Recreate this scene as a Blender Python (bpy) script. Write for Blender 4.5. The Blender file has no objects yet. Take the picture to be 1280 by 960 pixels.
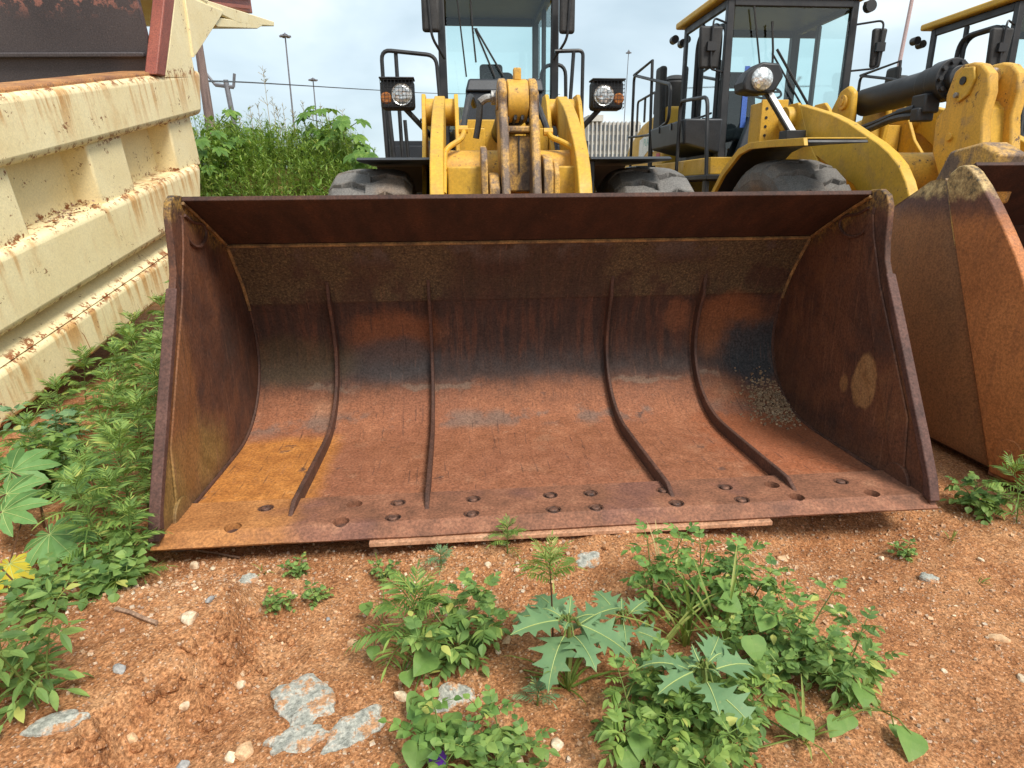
import bpy, bmesh, math, random
import numpy as np
from mathutils import Vector, Matrix, noise as mnoise
random.seed(7); rng = np.random.default_rng(7)
SC = bpy.context.scene; COL = SC.collection
# ---------------------------------------------------------------- camera
CAM_F = 800.0                               # focal length in pixels of the 1280 px wide photograph
PITCH, YAW, ROLL = (math.radians(a) for a in (16.72, 5.06, -0.5))
CPOS = Vector((-.38, -2.11, 1.30))
_F = Vector((math.sin(YAW)*math.cos(PITCH), math.cos(YAW)*math.cos(PITCH), -math.sin(PITCH)))
_R0 = Vector((math.cos(YAW), -math.sin(YAW), 0)); _U0 = _R0.cross(_F)
_R = _R0*math.cos(ROLL) + _U0*math.sin(ROLL); _U = _U0*math.cos(ROLL) - _R0*math.sin(ROLL)
cd = bpy.data.cameras.new('camera'); cam = bpy.data.objects.new('camera', cd); COL.objects.link(cam)
cd.sensor_width = 36; cd.lens = CAM_F/1280*36; cd.clip_start = .05; cd.clip_end = 5000
cam.matrix_world = Matrix((( _R.x, _U.x, -_F.x, CPOS.x), (_R.y, _U.y, -_F.y, CPOS.y), (_R.z, _U.z, -_F.z, CPOS.z), (0, 0, 0, 1)))
SC.camera = cam
SC.cycles.transparent_max_bounces = 24
SC.render.resolution_x, SC.render.resolution_y = 1024, 768
# ---------------------------------------------------------------- sky: thin bright overcast over a Nishita sky
SUN_EL, SUN_AZ = math.radians(52), math.radians(146)
W = bpy.data.worlds.new('World'); SC.world = W; W.use_nodes = True
wt = W.node_tree; wt.nodes.clear()
wo = wt.nodes.new('ShaderNodeOutputWorld'); wb = wt.nodes.new('ShaderNodeBackground'); wb.inputs[1].default_value = .12
sk = wt.nodes.new('ShaderNodeTexSky'); sk.sky_type = 'NISHITA'; sk.sun_disc = False
sk.sun_elevation = SUN_EL; sk.sun_rotation = SUN_AZ; sk.air_density = 1.2; sk.dust_density = 2.5
tc = wt.nodes.new('ShaderNodeTexCoord')
mp = wt.nodes.new('ShaderNodeMapping'); mp.inputs['Scale'].default_value = (1, 1, 2.6); mp.inputs['Location'].default_value = (.35, .2, .1)
wt.links.new(tc.outputs['Generated'], mp.inputs[0])
n1 = wt.nodes.new('ShaderNodeTexNoise'); n1.inputs['Scale'].default_value = 2.1; n1.inputs['Detail'].default_value = 5; n1.inputs['Roughness'].default_value = .5
n1.inputs['Distortion'].default_value = .25
wt.links.new(mp.outputs[0], n1.inputs['Vector'])
rp = wt.nodes.new('ShaderNodeValToRGB'); wt.links.new(n1.outputs[0], rp.inputs[0])
e = rp.color_ramp.elements; e[0].position = .33; e[0].color = (1.65, 2.08, 2.36, 1); e[1].position = .66; e[1].color = (3.4, 3.55, 3.62, 1)
x = e.new(.5); x.color = (2.3, 2.72, 2.98, 1)
mx = wt.nodes.new('ShaderNodeMix'); mx.data_type = 'RGBA'; mx.inputs[0].default_value = .93
wt.links.new(sk.outputs[0], mx.inputs[6]); wt.links.new(rp.outputs[0], mx.inputs[7])
wt.links.new(mx.outputs[2], wb.inputs[0]); wt.links.new(wb.outputs[0], wo.inputs[0])
sl = bpy.data.lights.new('sun', 'SUN'); sl.energy = 1.5; sl.angle = math.radians(20); sl.color = (1, .95, .87)
so = bpy.data.objects.new('sun', sl); COL.objects.link(so)
sd = Vector((math.sin(SUN_AZ)*math.cos(SUN_EL), math.cos(SUN_AZ)*math.cos(SUN_EL), math.sin(SUN_EL)))
so.rotation_euler = sd.to_track_quat('Z', 'Y').to_euler()
SC.view_settings.view_transform = 'Standard'; SC.view_settings.look = 'None'; SC.view_settings.gamma = 1
SC.view_settings.exposure = 1.5
# ---------------------------------------------------------------- helpers
def ray(px, py): return _F + _R*((px-640)/CAM_F) - _U*((py-480)/CAM_F)
def atx(px, py, X): d = ray(px, py); return CPOS + d*((X-CPOS.x)/d.x)
def aty(px, py, Y): d = ray(px, py); return CPOS + d*((Y-CPOS.y)/d.y)
def atz(px, py, Z): d = ray(px, py); return CPOS + d*((Z-CPOS.z)/d.z)
V = Vector
class MB:
    """collects shapes; build() links them as one mesh object"""
    def __init__(s): s.v = []; s.f = []
    def add(s, vs, fs):
        o = len(s.v); s.v += [tuple(a) for a in vs]; s.f += [tuple(i+o for i in f) for f in fs]; return s
    def box(s, a, b, M=None):
        (x0, y0, z0), (x1, y1, z1) = a, b
        vs = [V((x, y, z)) for x in (x0, x1) for y in (y0, y1) for z in (z0, z1)]
        if M: vs = [M @ v for v in vs]
        return s.add(vs, [(0, 1, 3, 2), (4, 6, 7, 5), (0, 4, 5, 1), (2, 3, 7, 6), (0, 2, 6, 4), (1, 5, 7, 3)])
    def hexa(s, bot, top):                     # two quads, any shape
        return s.add(list(bot)+list(top), [(3, 2, 1, 0), (4, 5, 6, 7)] + [(i, (i+1) % 4, 4+(i+1) % 4, 4+i) for i in range(4)])
    def prism(s, pts, vec):                    # planar 3D polygon pushed along vec
        n = len(pts); vec = V(vec); pts = [V(p) for p in pts]
        return s.add(pts+[p+vec for p in pts], [tuple(range(n))[::-1], tuple(range(n, 2*n))] + [(i, (i+1) % n, n+(i+1) % n, n+i) for i in range(n)])
    def prx(s, yz, x0, x1): return s.prism([(x0, y, z) for y, z in yz], (x1-x0, 0, 0))
    def cyl(s, a, b, r, n=16, r2=None):
        a, b = V(a), V(b); r2 = r if r2 is None else r2
        q = (b-a).to_track_quat('Z', 'Y'); X, Y = q @ V((1, 0, 0)), q @ V((0, 1, 0))
        vs = [a+(X*math.cos(t)+Y*math.sin(t))*r for t in (2*math.pi*i/n for i in range(n))] + [b+(X*math.cos(t)+Y*math.sin(t))*r2 for t in (2*math.pi*i/n for i in range(n))]
        return s.add(vs, [tuple(range(n))[::-1], tuple(range(n, 2*n))] + [(i, (i+1) % n, n+(i+1) % n, n+i) for i in range(n)])
    def tube(s, pts, r, n=8, cap=True, taper=None):
        pts = [V(p) for p in pts]; m = len(pts); vs = []; up = None
        for i, p in enumerate(pts):
            t = (pts[min(i+1, m-1)]-pts[max(i-1, 0)]).normalized()
            if up is None: up = t.orthogonal().normalized()
            else: up = (up - t*up.dot(t)); up = up.normalized() if up.length > 1e-6 else t.orthogonal().normalized()
            b = t.cross(up); rr = r*(1 if taper is None else 1+(taper-1)*i/(m-1))
            vs += [p+(up*math.cos(a)+b*math.sin(a))*rr for a in (2*math.pi*k/n for k in range(n))]
        fs = [(i*n+k, i*n+(k+1) % n, (i+1)*n+(k+1) % n, (i+1)*n+k) for i in range(m-1) for k in range(n)]
        if cap: fs += [tuple(range(n))[::-1], tuple(range((m-1)*n, m*n))]
        return s.add(vs, fs)
    def lathe(s, prof, c, axis, n=32):         # prof: (radius, along)
        c, axis = V(c), V(axis).normalized(); X = axis.orthogonal().normalized(); Y = axis.cross(X); m = len(prof)
        vs = [c+axis*h+(X*math.cos(t)+Y*math.sin(t))*r for r, h in prof for t in (2*math.pi*k/n for k in range(n))]
        return s.add(vs, [(i*n+k, i*n+(k+1) % n, (i+1)*n+(k+1) % n, (i+1)*n+k) for i in range(m-1) for k in range(n)])
    def build(s, name, mat, parent=None, bevel=0, smooth=30, seg=2, weld=False):
        me = bpy.data.meshes.new(name); me.from_pydata(s.v, [], s.f); me.validate()
        bm = bmesh.new(); bm.from_mesh(me)
        if weld: bmesh.ops.remove_doubles(bm, verts=bm.verts, dist=1e-5)
        bmesh.ops.recalc_face_normals(bm, faces=bm.faces)
        bm.to_mesh(me); bm.free()
        if smooth:
            me.polygons.foreach_set('use_smooth', [True]*len(me.polygons)); me.set_sharp_from_angle(angle=math.radians(smooth))
        return link(name, me, mat, parent, bevel, seg)
def link(name, me, mat, parent=None, bevel=0, seg=2):
    me.materials.clear(); me.materials.append(M[mat] if isinstance(mat, str) else mat)
    o = bpy.data.objects.new(name, me); COL.objects.link(o)
    if bevel:
        b = o.modifiers.new('bevel', 'BEVEL'); b.width = bevel; b.segments = seg; b.limit_method = 'ANGLE'; b.angle_limit = math.radians(35); b.harden_normals = False
    if parent: par(o, parent)
    return o
ROOTP = {}
def par(o, p):
    o.parent = p; o.matrix_parent_inverse = Matrix.Translation(-V(ROOTP.get(p.name, (0, 0, 0)))) if p.name in ROOTP else Matrix()
def tag(o, label, cat, group=None, kind=None):
    if label: o['label'] = label
    if cat: o['category'] = cat
    if group: o['group'] = group
    if kind: o['kind'] = kind
    return o
def thing(name, label, cat, loc=(0, 0, 0), group=None):
    o = bpy.data.objects.new(name, None); COL.objects.link(o); o.location = loc; o.empty_display_size = .1
    ROOTP[o.name] = tuple(loc)                 # parts are modelled in world coordinates
    return tag(o, label, cat, group)
def copy_tree(o, delta=(0, 0, 0), parent=None):
    c = o.copy(); COL.objects.link(c)
    if parent: c.parent = parent; c.matrix_parent_inverse = o.matrix_parent_inverse.copy()
    else: c.location = o.location + V(delta)
    for ch in o.children: copy_tree(ch, parent=c)
    return c
def rounded(pts, r, n=5):                      # round the inner corners of a 3D path
    pts = [V(p) for p in pts]; out = [pts[0]]
    for a, b, c in zip(pts, pts[1:], pts[2:]):
        u, w = (a-b), (c-b); k = min(r, u.length*.45, w.length*.45); p, q = b+u.normalized()*k, b+w.normalized()*k
        out += [(p*(1-t)**2 + b*2*t*(1-t) + q*t*t) for t in (i/n for i in range(n+1))]
    return out+[pts[-1]]
def spline(pts, n=8):                          # Catmull-Rom
    P = [V(p) for p in pts]; P = [P[0]*2-P[1]]+P+[P[-1]*2-P[-2]]; out = []
    for i in range(1, len(P)-2):
        a, b, c, d = P[i-1:i+3]
        for k in range(n):
            t = k/n; out.append(.5*((2*b)+(c-a)*t+(2*a-5*b+4*c-d)*t*t+(3*b-a-3*c+d)*t**3))
    return out+[P[-2]]
# ---------------------------------------------------------------- material helpers
M = {}
def srgb(r, g, b): return tuple(((c/255+.055)/1.055)**2.4 if c > 10 else c/255/12.92 for c in (r, g, b))+(1,)
class T:
    def __init__(s, name, rough=.6, metal=0, spec=.5):
        s.m = bpy.data.materials.new(name); s.m.use_nodes = True; s.t = s.m.node_tree; s.t.nodes.clear(); M[name] = s.m
        s.out = s.t.nodes.new('ShaderNodeOutputMaterial'); s.b = s.n('ShaderNodeBsdfPrincipled'); s.link(s.b.outputs[0], s.out.inputs[0])
        s.b.inputs['Roughness'].default_value = rough; s.b.inputs['Metallic'].default_value = metal; s.b.inputs['Specular IOR Level'].default_value = spec
        s.P = s.n('ShaderNodeTexCoord').outputs['Object']
    def n(s, t): return s.t.nodes.new(t)
    def link(s, a, b): s.t.links.new(a, b)
    def put(s, sock, v):
        if hasattr(v, 'is_output'): s.link(v, sock)
        else: sock.default_value = v
    def noise(s, scale, detail=4, rough=.55, vec=None, stretch=None, dist=0, off=(0, 0, 0)):
        vec = vec or s.P
        if stretch or off != (0, 0, 0):
            mpn = s.n('ShaderNodeMapping'); mpn.inputs['Scale'].default_value = stretch or (1, 1, 1); mpn.inputs['Location'].default_value = off; s.link(vec, mpn.inputs[0]); vec = mpn.outputs[0]
        q = s.n('ShaderNodeTexNoise'); q.inputs['Scale'].default_value = scale; q.inputs['Detail'].default_value = detail; q.inputs['Roughness'].default_value = rough; q.inputs['Distortion'].default_value = dist
        s.link(vec, q.inputs['Vector']); return q.outputs[0]
    def voro(s, scale, feat='F1', vec=None):
        q = s.n('ShaderNodeTexVoronoi'); q.feature = feat; q.inputs['Scale'].default_value = scale; s.link(vec or s.P, q.inputs['Vector']); return q
    def ramp(s, fac, *stops):
        q = s.n('ShaderNodeValToRGB'); e = q.color_ramp.elements
        while len(e) < len(stops): e.new(.5)
        for el, (p, c) in zip(e, stops): el.position = p; el.color = c if hasattr(c, '__len__') else (c, c, c, 1)
        s.link(fac, q.inputs[0]); return q.outputs[0]
    def mix(s, fac, a, b, mode='MIX'):
        q = s.n('ShaderNodeMix'); q.data_type = 'RGBA'; q.blend_type = mode
        s.put(q.inputs[0], fac); s.put(q.inputs[6], a); s.put(q.inputs[7], b); return q.outputs[2]
    def math(s, op, a, b=0., clamp=False):
        q = s.n('ShaderNodeMath'); q.operation = op; q.use_clamp = clamp; s.put(q.inputs[0], a); s.put(q.inputs[1], b); return q.outputs[0]
    def step(s, v, a, b): # smooth 0..1 from a to b
        q = s.n('ShaderNodeMapRange'); q.interpolation_type = 'SMOOTHSTEP'; s.link(v, q.inputs[0])
        if a > b: q.inputs[1].default_value = b; q.inputs[2].default_value = a; q.inputs[3].default_value = 1; q.inputs[4].default_value = 0
        else: q.inputs[1].default_value = a; q.inputs[2].default_value = b
        return q.outputs[0]
    def xyz(s, vec=None):
        q = s.n('ShaderNodeSeparateXYZ'); s.link(vec or s.P, q.inputs[0]); return q.outputs
    def blob(s, c, r, wob, amp=.5, edge=.32):   # ragged ellipsoid stain
        mpn = s.n('ShaderNodeMapping'); mpn.vector_type = 'POINT'
        mpn.inputs['Scale'].default_value = tuple(1/k for k in r); mpn.inputs['Location'].default_value = tuple(-a/k for a, k in zip(c, r)); s.link(s.P, mpn.inputs[0])
        q = s.n('ShaderNodeVectorMath'); q.operation = 'LENGTH'; s.link(mpn.outputs[0], q.inputs[0])
        d = s.math('ADD', q.outputs[1], s.math('MULTIPLY', s.math('SUBTRACT', wob, .5), amp*2))
        return s.step(d, 1+edge, 1-edge)
    def bump(s, h, strength=.3, dist=.01):
        q = s.n('ShaderNodeBump'); q.inputs['Strength'].default_value = strength; q.inputs['Distance'].default_value = dist; s.link(h, q.inputs['Height']); s.link(q.outputs[0], s.b.inputs['Normal']); return s
    def done(s, col, rough=None, g=(95, .38)):
        if g: q_ = s.noise(g[0], 3, .7, off=(.3, .7, .1)); col = s.mix(1, col, s.ramp(q_, (.32, 1-g[1]), (.68, 1+g[1])), 'MULTIPLY')
        s.put(s.b.inputs['Base Color'], col)
        if rough is not None: s.put(s.b.inputs['Roughness'], rough)
        return s
# ---------------------------------------------------------------- materials
def yellow_paint(name, base, dirt=.5, chips=.62):
    t = T(name, .45); a = t.noise(2.3, 6, .6); b = t.noise(26, 5, .65); c = t.noise(7, 6, .62, off=(3, 1, 7))
    st = t.noise(9, 4, .6, stretch=(2.2, 2.2, .22))
    col = t.mix(t.step(a, .35, .7), base, tuple(k*.86 for k in base[:3])+(1,))
    col = t.mix(t.math('MULTIPLY', t.step(st, .5, .72), .45*dirt), col, (.28, .17, .06, 1))
    col = t.mix(t.math('MULTIPLY', t.step(c, .5, .68), dirt*.75), col, (.36, .22, .09, 1))
    sc = t.math('MULTIPLY', t.step(b, chips, chips+.06), t.step(c, .45, .56))
    col = t.mix(sc, col, (.1, .055, .03, 1))
    t.done(col, t.ramp(c, (.3, .38), (.7, .75)), (60, .14)); t.bump(b, .08, .004)
Y = (.62, .355, .03, 1)
yellow_paint('yellow_paint', Y, .5, .62)
yellow_paint('worn_yellow', (.66, .36, .045, 1), .9, .58)
def frame_worn():
    t = T('scraped_yellow', .6); a = t.noise(5, 7, .68, stretch=(1, 1, .6)); b = t.noise(40, 5, .7)
    col = t.ramp(a, (.36, (.60, .33, .05, 1)), (.47, (.48, .27, .07, 1)), (.55, (.17, .11, .07, 1)), (.68, (.09, .06, .05, 1)))
    col = t.mix(t.step(b, .45, .7), col, t.mix(.5, col, (.1, .06, .04, 1)))
    t.done(col); t.bump(a, .2, .006)
frame_worn()
t = T('black_paint', .42); a = t.noise(6, 5); t.done(t.ramp(a, (.3, (.007, .0075, .009, 1)), (.75, (.026, .026, .028, 1))), t.ramp(a, (.3, .35), (.7, .65)))
t = T('charcoal_panel', .5); a = t.noise(3, 6, .6); d = t.noise(60, 3); t.done(t.ramp(a, (.3, (.012, .015, .02, 1)), (.75, (.036, .04, .048, 1)))); t.bump(d, .06, .002)
t = T('dusty_black_plastic', .65); a = t.noise(4, 6, .65); t.done(t.ramp(a, (.35, (.011, .011, .012, 1)), (.75, (.04, .038, .036, 1))))
t = T('seat_fabric', .85); a = t.noise(80, 2); t.done(t.ramp(a, (.3, (.02, .02, .023, 1)), (.7, (.05, .05, .055, 1)))); t.bump(a, .2, .003)
t = T('hose_rubber', .5); a = t.noise(12, 4); t.done(t.ramp(a, (.3, (.012, .012, .013, 1)), (.8, (.05, .045, .04, 1))))
t = T('chrome', .12, 1); a = t.noise(5, 5); t.done((.75, .74, .72, 1), t.ramp(a, (.4, .08), (.8, .35)))
t = T('bare_steel', .45, .7); a = t.noise(14, 6); t.done(t.ramp(a, (.35, (.4, .39, .37, 1)), (.7, (.2, .15, .11, 1))))
t = T('lamp_reflector', .25, .6); a = t.voro(38); t.done(t.ramp(a.outputs[0], (0, (.95, .95, .92, 1)), (.9, (.45, .46, .46, 1)))); t.bump(a.outputs[0], .6, .006)
t = T('amber_lens', .25); a = t.voro(60); t.done(t.ramp(a.outputs[0], (0, (.55, .2, .04, 1)), (.9, (.25, .08, .02, 1)))); t.bump(a.outputs[0], .4, .004)
t = T('white_trim', .5); a = t.noise(9); t.done(t.ramp(a, (.3, (.62, .62, .6, 1)), (.7, (.78, .78, .76, 1))))
t = T('sticker_blue', .5); t.done((.05, .12, .42, 1)); t = T('sticker_red', .5); t.done((.55, .04, .06, 1))
t = T('sticker_green', .5); t.done((.2, .5, .42, 1))
# tyre
t = T('tyre_rubber', .82); a = t.noise(5, 6, .6); b = t.noise(45, 4, .6); d = t.noise(2.2, 4)
col = t.ramp(a, (.3, (.10, .092, .084, 1)), (.6, (.15, .138, .124, 1)), (.8, (.21, .18, .15, 1)))
col = t.mix(t.math('MULTIPLY', t.step(d, .5, .7), .35), col, (.33, .2, .11, 1)); t.done(col); t.bump(b, .3, .006)
# glass
def glass(name, tint, refl=1.0):
    m = bpy.data.materials.new(name); m.use_nodes = True; M[name] = m; nt = m.node_tree; nt.nodes.clear()
    o = nt.nodes.new('ShaderNodeOutputMaterial'); tr = nt.nodes.new('ShaderNodeBsdfTransparent'); gl = nt.nodes.new('ShaderNodeBsdfGlossy'); mxn = nt.nodes.new('ShaderNodeMixShader'); fr = nt.nodes.new('ShaderNodeFresnel')
    tr.inputs[0].default_value = tint; gl.inputs['Roughness'].default_value = .03; gl.inputs[0].default_value = (.9, .95, .95, 1); fr.inputs[0].default_value = 1.5
    mul = nt.nodes.new('ShaderNodeMath'); mul.operation = 'MULTIPLY'; mul.inputs[1].default_value = refl; nt.links.new(fr.outputs[0], mul.inputs[0])
    nt.links.new(mul.outputs[0], mxn.inputs[0]); nt.links.new(tr.outputs[0], mxn.inputs[1]); nt.links.new(gl.outputs[0], mxn.inputs[2]); nt.links.new(mxn.outputs[0], o.inputs[0])
glass('tinted_glass', (.85, .965, .955, 1), 1.5)
# ---- rusty steel of the big bucket (object coordinates = metres from the middle of the cutting edge)
def rusty(name, big):
    t = T(name, .75, 0, .35); X, Yc, Z = t.xyz()
    n1 = t.noise(2.1, 7, .6); n2 = t.noise(11, 6, .65); n3 = t.noise(95, 3, .6); n4 = t.noise(4.3, 6, .6, off=(5, 2, 9))
    st = t.noise(9, 6, .68, stretch=(2.6, .5, .22)); fine = t.noise(85, 5, .75); st2 = t.noise(13, 5, .65, stretch=(1.6, .4, .22), off=(3, 0, 5))
    rust = t.ramp(t.math('ADD', t.math('MULTIPLY', n2, .55), t.math('MULTIPLY', fine, .45)), (.3, (.17, .068, .034, 1)), (.5, (.275, .105, .051, 1)), (.75, (.42, .18, .092, 1)))
    rust = t.mix(t.math('MULTIPLY', t.step(n1, .42, .62), .45), rust, (.25, .095, .052, 1))
    rust = t.mix(t.math('MULTIPLY', t.step(n4, .56, .74), .4), rust, (.40, .22, .13, 1))
    dark = t.ramp(st, (.25, (.034, .021, .017, 1)), (.5, (.06, .032, .024, 1)), (.75, (.10, .046, .03, 1)))
    if big:
        # wrapper wall: dark brown, olive-black speckle above the seam, red rust at the foot
        lo = t.math('ADD', Z, t.math('MULTIPLY', t.math('SUBTRACT', n4, .5), .16))
        lo = t.math('ADD', lo, t.math('MULTIPLY', t.math('SUBTRACT', n2, .5), .05))
        col = t.mix(t.step(t.math('ADD', lo, t.math('MULTIPLY', t.math('SUBTRACT', st, .5), .12)), .22, .36), rust, dark)
        red = t.math('MULTIPLY', t.step(st2, .46, .62), t.step(lo, .9, .6))
        col = t.mix(t.math('MULTIPLY', red, t.math('MULTIPLY', t.step(lo, .36, .46), .45)), col, (.17, .06, .03, 1))
        # grey-blue scuff along the lower wall and dried mud rim
        scuff = t.math('MULTIPLY', t.step(lo, .29, .32), t.step(lo, .50, .36))
        col = t.mix(t.math('MULTIPLY', scuff, .22), col, (.075, .066, .062, 1))
        up = t.step(t.math('ADD', Z, t.math('MULTIPLY', t.math('SUBTRACT', n2, .5), .02)), .735, .76)
        olive = t.ramp(fine, (.36, (.045, .032, .022, 1)), (.5, (.11, .078, .042, 1)), (.64, (.21, .145, .07, 1)))
        olive = t.mix(t.math('MULTIPLY', t.step(n4, .46, .6), .7), olive, (.07, .032, .024, 1))
        midm = t.step(t.math('ABSOLUTE', t.math('ADD', X, t.math('MULTIPLY', t.math('SUBTRACT', n1, .5), .7))), .34, .5)
        col = t.mix(t.math('MULTIPLY', up, t.math('ADD', t.math('MULTIPLY', midm, .6), .2)), col, olive)
        # bay between first and second rib: red rust with a dark grey belly
        b1 = t.blob((-.72, 1.34, .55), (.25, .4, .15), n4, .7); col = t.mix(t.math('MULTIPLY', b1, .85), col, (.22, .078, .032, 1))
        b2 = t.blob((-.72, 1.38, .42), (.24, .4, .12), n4, .5); col = t.mix(t.math('MULTIPLY', b2, .75), col, (.075, .062, .058, 1))
        b3 = t.blob((-1.25, 1.3, .43), (.3, .5, .13), n4, .5); col = t.mix(t.math('MULTIPLY', b3, .5), col, (.13, .088, .04, 1))
        # right bay: rust shield and blue-black wet dirt
        b4 = t.blob((1.17, 1.34, .56), (.23, .4, .17), n4, .6); col = t.mix(t.math('MULTIPLY', b4, .9), col, (.25, .09, .035, 1))
        b5 = t.blob((1.33, 1.3, .40), (.2, .36, .2), n4, .8); col = t.mix(t.math('MULTIPLY', b5, .93), col, t.ramp(fine, (.4, (.022, .026, .03, 1)), (.7, (.075, .075, .075, 1))))
        b6 = t.blob((.86, 1.34, .63), (.07, .3, .1), n2, .6); col = t.mix(t.math('MULTIPLY', b6, .6), col, (.26, .095, .04, 1))
        # floor: orange left bay, dirt spots, pale dry film
        fl = t.step(lo, .27, .22)
        lf = t.math('MULTIPLY', fl, t.step(t.math('ADD', X, t.math('MULTIPLY', t.math('SUBTRACT', n2, .5), .1)), -.93, -1.03))
        lf = t.math('MULTIPLY', lf, t.step(t.math('ADD', Yc, t.math('MULTIPLY', t.math('SUBTRACT', n4, .5), .2)), 1.05, .93))
        col = t.mix(t.math('MULTIPLY', lf, .85), col, t.ramp(n2, (.3, (.34, .125, .03, 1)), (.6, (.5, .2, .04, 1)), (.8, (.6, .29, .09, 1))))
        rim = t.math('MULTIPLY', t.step(t.math('ABSOLUTE', t.math('SUBTRACT', lo, .285)), .02, .006), t.step(n1, .5, .58))
        col = t.mix(t.math('MULTIPLY', rim, .45), col, (.24, .18, .13, 1))
        band = t.math('MULTIPLY', t.math('MULTIPLY', t.step(Yc, 1.0, 1.08), t.step(Yc, 1.2, 1.12)), t.step(n4, .5, .6))
        col = t.mix(t.math('MULTIPLY', band, .6), col, (.13, .105, .09, 1))
        b7 = t.blob((1.22, .75, .1), (.35, .5, .2), n2, .9); col = t.mix(t.math('MULTIPLY', t.math('MULTIPLY', b7, fl), .6), col, (.33, .1, .04, 1))
        sp = t.math('MULTIPLY', t.step(t.noise(6, 4, .6, off=(1, 8, 2)), .64, .7), fl); col = t.mix(t.math('MULTIPLY', sp, .75), col, (.09, .055, .045, 1))
        pale = t.math('MULTIPLY', t.step(t.noise(30, 6, .75), .58, .72), fl); col = t.mix(t.math('MULTIPLY', pale, .45), col, (.5, .3, .19, 1))
    else: col = t.mix(t.step(n1, .4, .6), rust, dark)
    sc1 = t.noise(26, 3, .6, stretch=(3., .16, .16), off=(2, 2, 2)); col = t.mix(t.math('MULTIPLY', t.step(sc1, .62, .7), .22), col, (.3, .14, .08, 1)); col = t.mix(t.math('MULTIPLY', t.step(sc1, .38, .31), .5), col, (.05, .03, .026, 1))
    t.done(col, t.ramp(n2, (.3, .55), (.7, .88)))
    hb = t.math('ADD', t.math('MULTIPLY', n3, .5), n2); t.bump(hb, .35, .006)
rusty('rust_wrapper', True)
# bucket side plates: dark brown steel, orange wear low down, yellow remains on the ears
t = T('rust_side', .7, 0, .35); X, Yc, Z = t.xyz()
n1 = t.noise(2.4, 6, .6, dist=.4); n2 = t.noise(13, 6, .65); n4 = t.noise(5, 6, .6, off=(2, 7, 1)); fine = t.noise(50, 5, .7)
col = t.ramp(n1, (.32, (.045, .026, .019, 1)), (.48, (.085, .036, .022, 1)), (.62, (.14, .056, .028, 1)), (.78, (.19, .085, .035, 1)))
col = t.mix(t.math('MULTIPLY', t.step(n2, .5, .75), .35), col, (.05, .03, .025, 1))
ls = t.step(X, 0, -.2)
ochre = t.math('MULTIPLY', t.blob((-1.475, .30, .20), (.4, .42, .22), n4, .5), ls); col = t.mix(t.math('MULTIPLY', ochre, .8), col, t.ramp(n2, (.3, (.17, .105, .03, 1)), (.7, (.33, .2, .06, 1))))
oran = t.math('MULTIPLY', t.blob((-1.475, .35, .55), (.4, .16, .38), n4, .5), ls); col = t.mix(t.math('MULTIPLY', oran, .6), col, (.26, .105, .035, 1))
ob = t.blob((1.475, .52, .46), (.3, .088, .125), n4, .5, .12); col = t.mix(t.math('MULTIPLY', ob, .9), col, t.ramp(n2, (.3, (.26, .13, .05, 1)), (.7, (.38, .215, .09, 1))))
ob = t.blob((1.475, .66, .41), (.2, .03, .04), n2, .5); col = t.mix(t.math('MULTIPLY', ob, .8), col, (.28, .145, .055, 1))
q = t.math('ADD', t.math('SUBTRACT', Z, t.math('MULTIPLY', t.math('ABSOLUTE', t.math('SUBTRACT', Yc, .6)), -.35)), t.math('MULTIPLY', t.math('SUBTRACT', n4, .5), .25))
top = t.step(q, 1.17, 1.3); wearc = t.ramp(fine, (.42, (.05, .036, .022, 1)), (.58, (.36, .21, .05, 1))); col = t.mix(t.math('MULTIPLY', top, .85), col, wearc)
low = t.math('MULTIPLY', t.step(t.math('ADD', Z, t.math('MULTIPLY', n4, .12)), .26, .16), .6); col = t.mix(low, col, (.13, .06, .035, 1))
sc1 = t.noise(24, 4, .6, stretch=(1, 2.2, .14)); col = t.mix(t.math('MULTIPLY', t.step(sc1, .58, .68), .4), col, (.24, .11, .06, 1)); col = t.mix(t.math('MULTIPLY', t.step(sc1, .4, .32), .45), col, (.035, .022, .018, 1))
t.done(col, t.ramp(n2, (.3, .5), (.7, .85))); t.bump(n2, .2, .005)
t = T('rust_edge', .7, 0, .35); n2 = t.noise(9, 6, .65); n1 = t.noise(60, 4, .6); n4 = t.noise(3, 5, off=(4, 4, 4)); X, Yc, Z = t.xyz()
col = t.ramp(n2, (.3, (.14, .062, .035, 1)), (.55, (.24, .1, .055, 1)), (.75, (.34, .16, .09, 1)))
orange = t.step(t.math('ADD', X, t.math('MULTIPLY', n4, .3)), -.75, -.95); col = t.mix(t.math('MULTIPLY', orange, .7), col, t.ramp(n2, (.35, (.36, .14, .035, 1)), (.7, (.5, .22, .06, 1))))
col = t.mix(t.math('MULTIPLY', t.step(n4, .52, .68), .45), col, (.13, .06, .055, 1)); t.done(col); t.bump(n1, .35, .004)
t = T('rust_rib', .65, 0, .4); n2 = t.noise(8, 6, .65); n1 = t.noise(70, 4); t.done(t.ramp(n2, (.3, (.055, .03, .022, 1)), (.6, (.11, .05, .033, 1)), (.8, (.2, .085, .045, 1)))); t.bump(n1, .3, .004)
t = T('rust_lip', .7, 0, .35); n2 = t.noise(6, 6, .62, stretch=(1.8, .5, .6)); n1 = t.noise(80, 4); f3 = t.noise(30, 5, .7, stretch=(1, .3, .3))
col = t.ramp(n2, (.3, (.035, .018, .014, 1)), (.6, (.072, .032, .021, 1)), (.8, (.11, .045, .026, 1))); col = t.mix(t.math('MULTIPLY', t.step(f3, .62, .75), .3), col, (.25, .12, .06, 1)); t.done(col); t.bump(n1, .25, .004)
t = T('weld_ochre', .7); n2 = t.noise(14, 5); t.done(t.ramp(n2, (.35, (.1, .06, .03, 1)), (.65, (.36, .2, .07, 1))))
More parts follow.
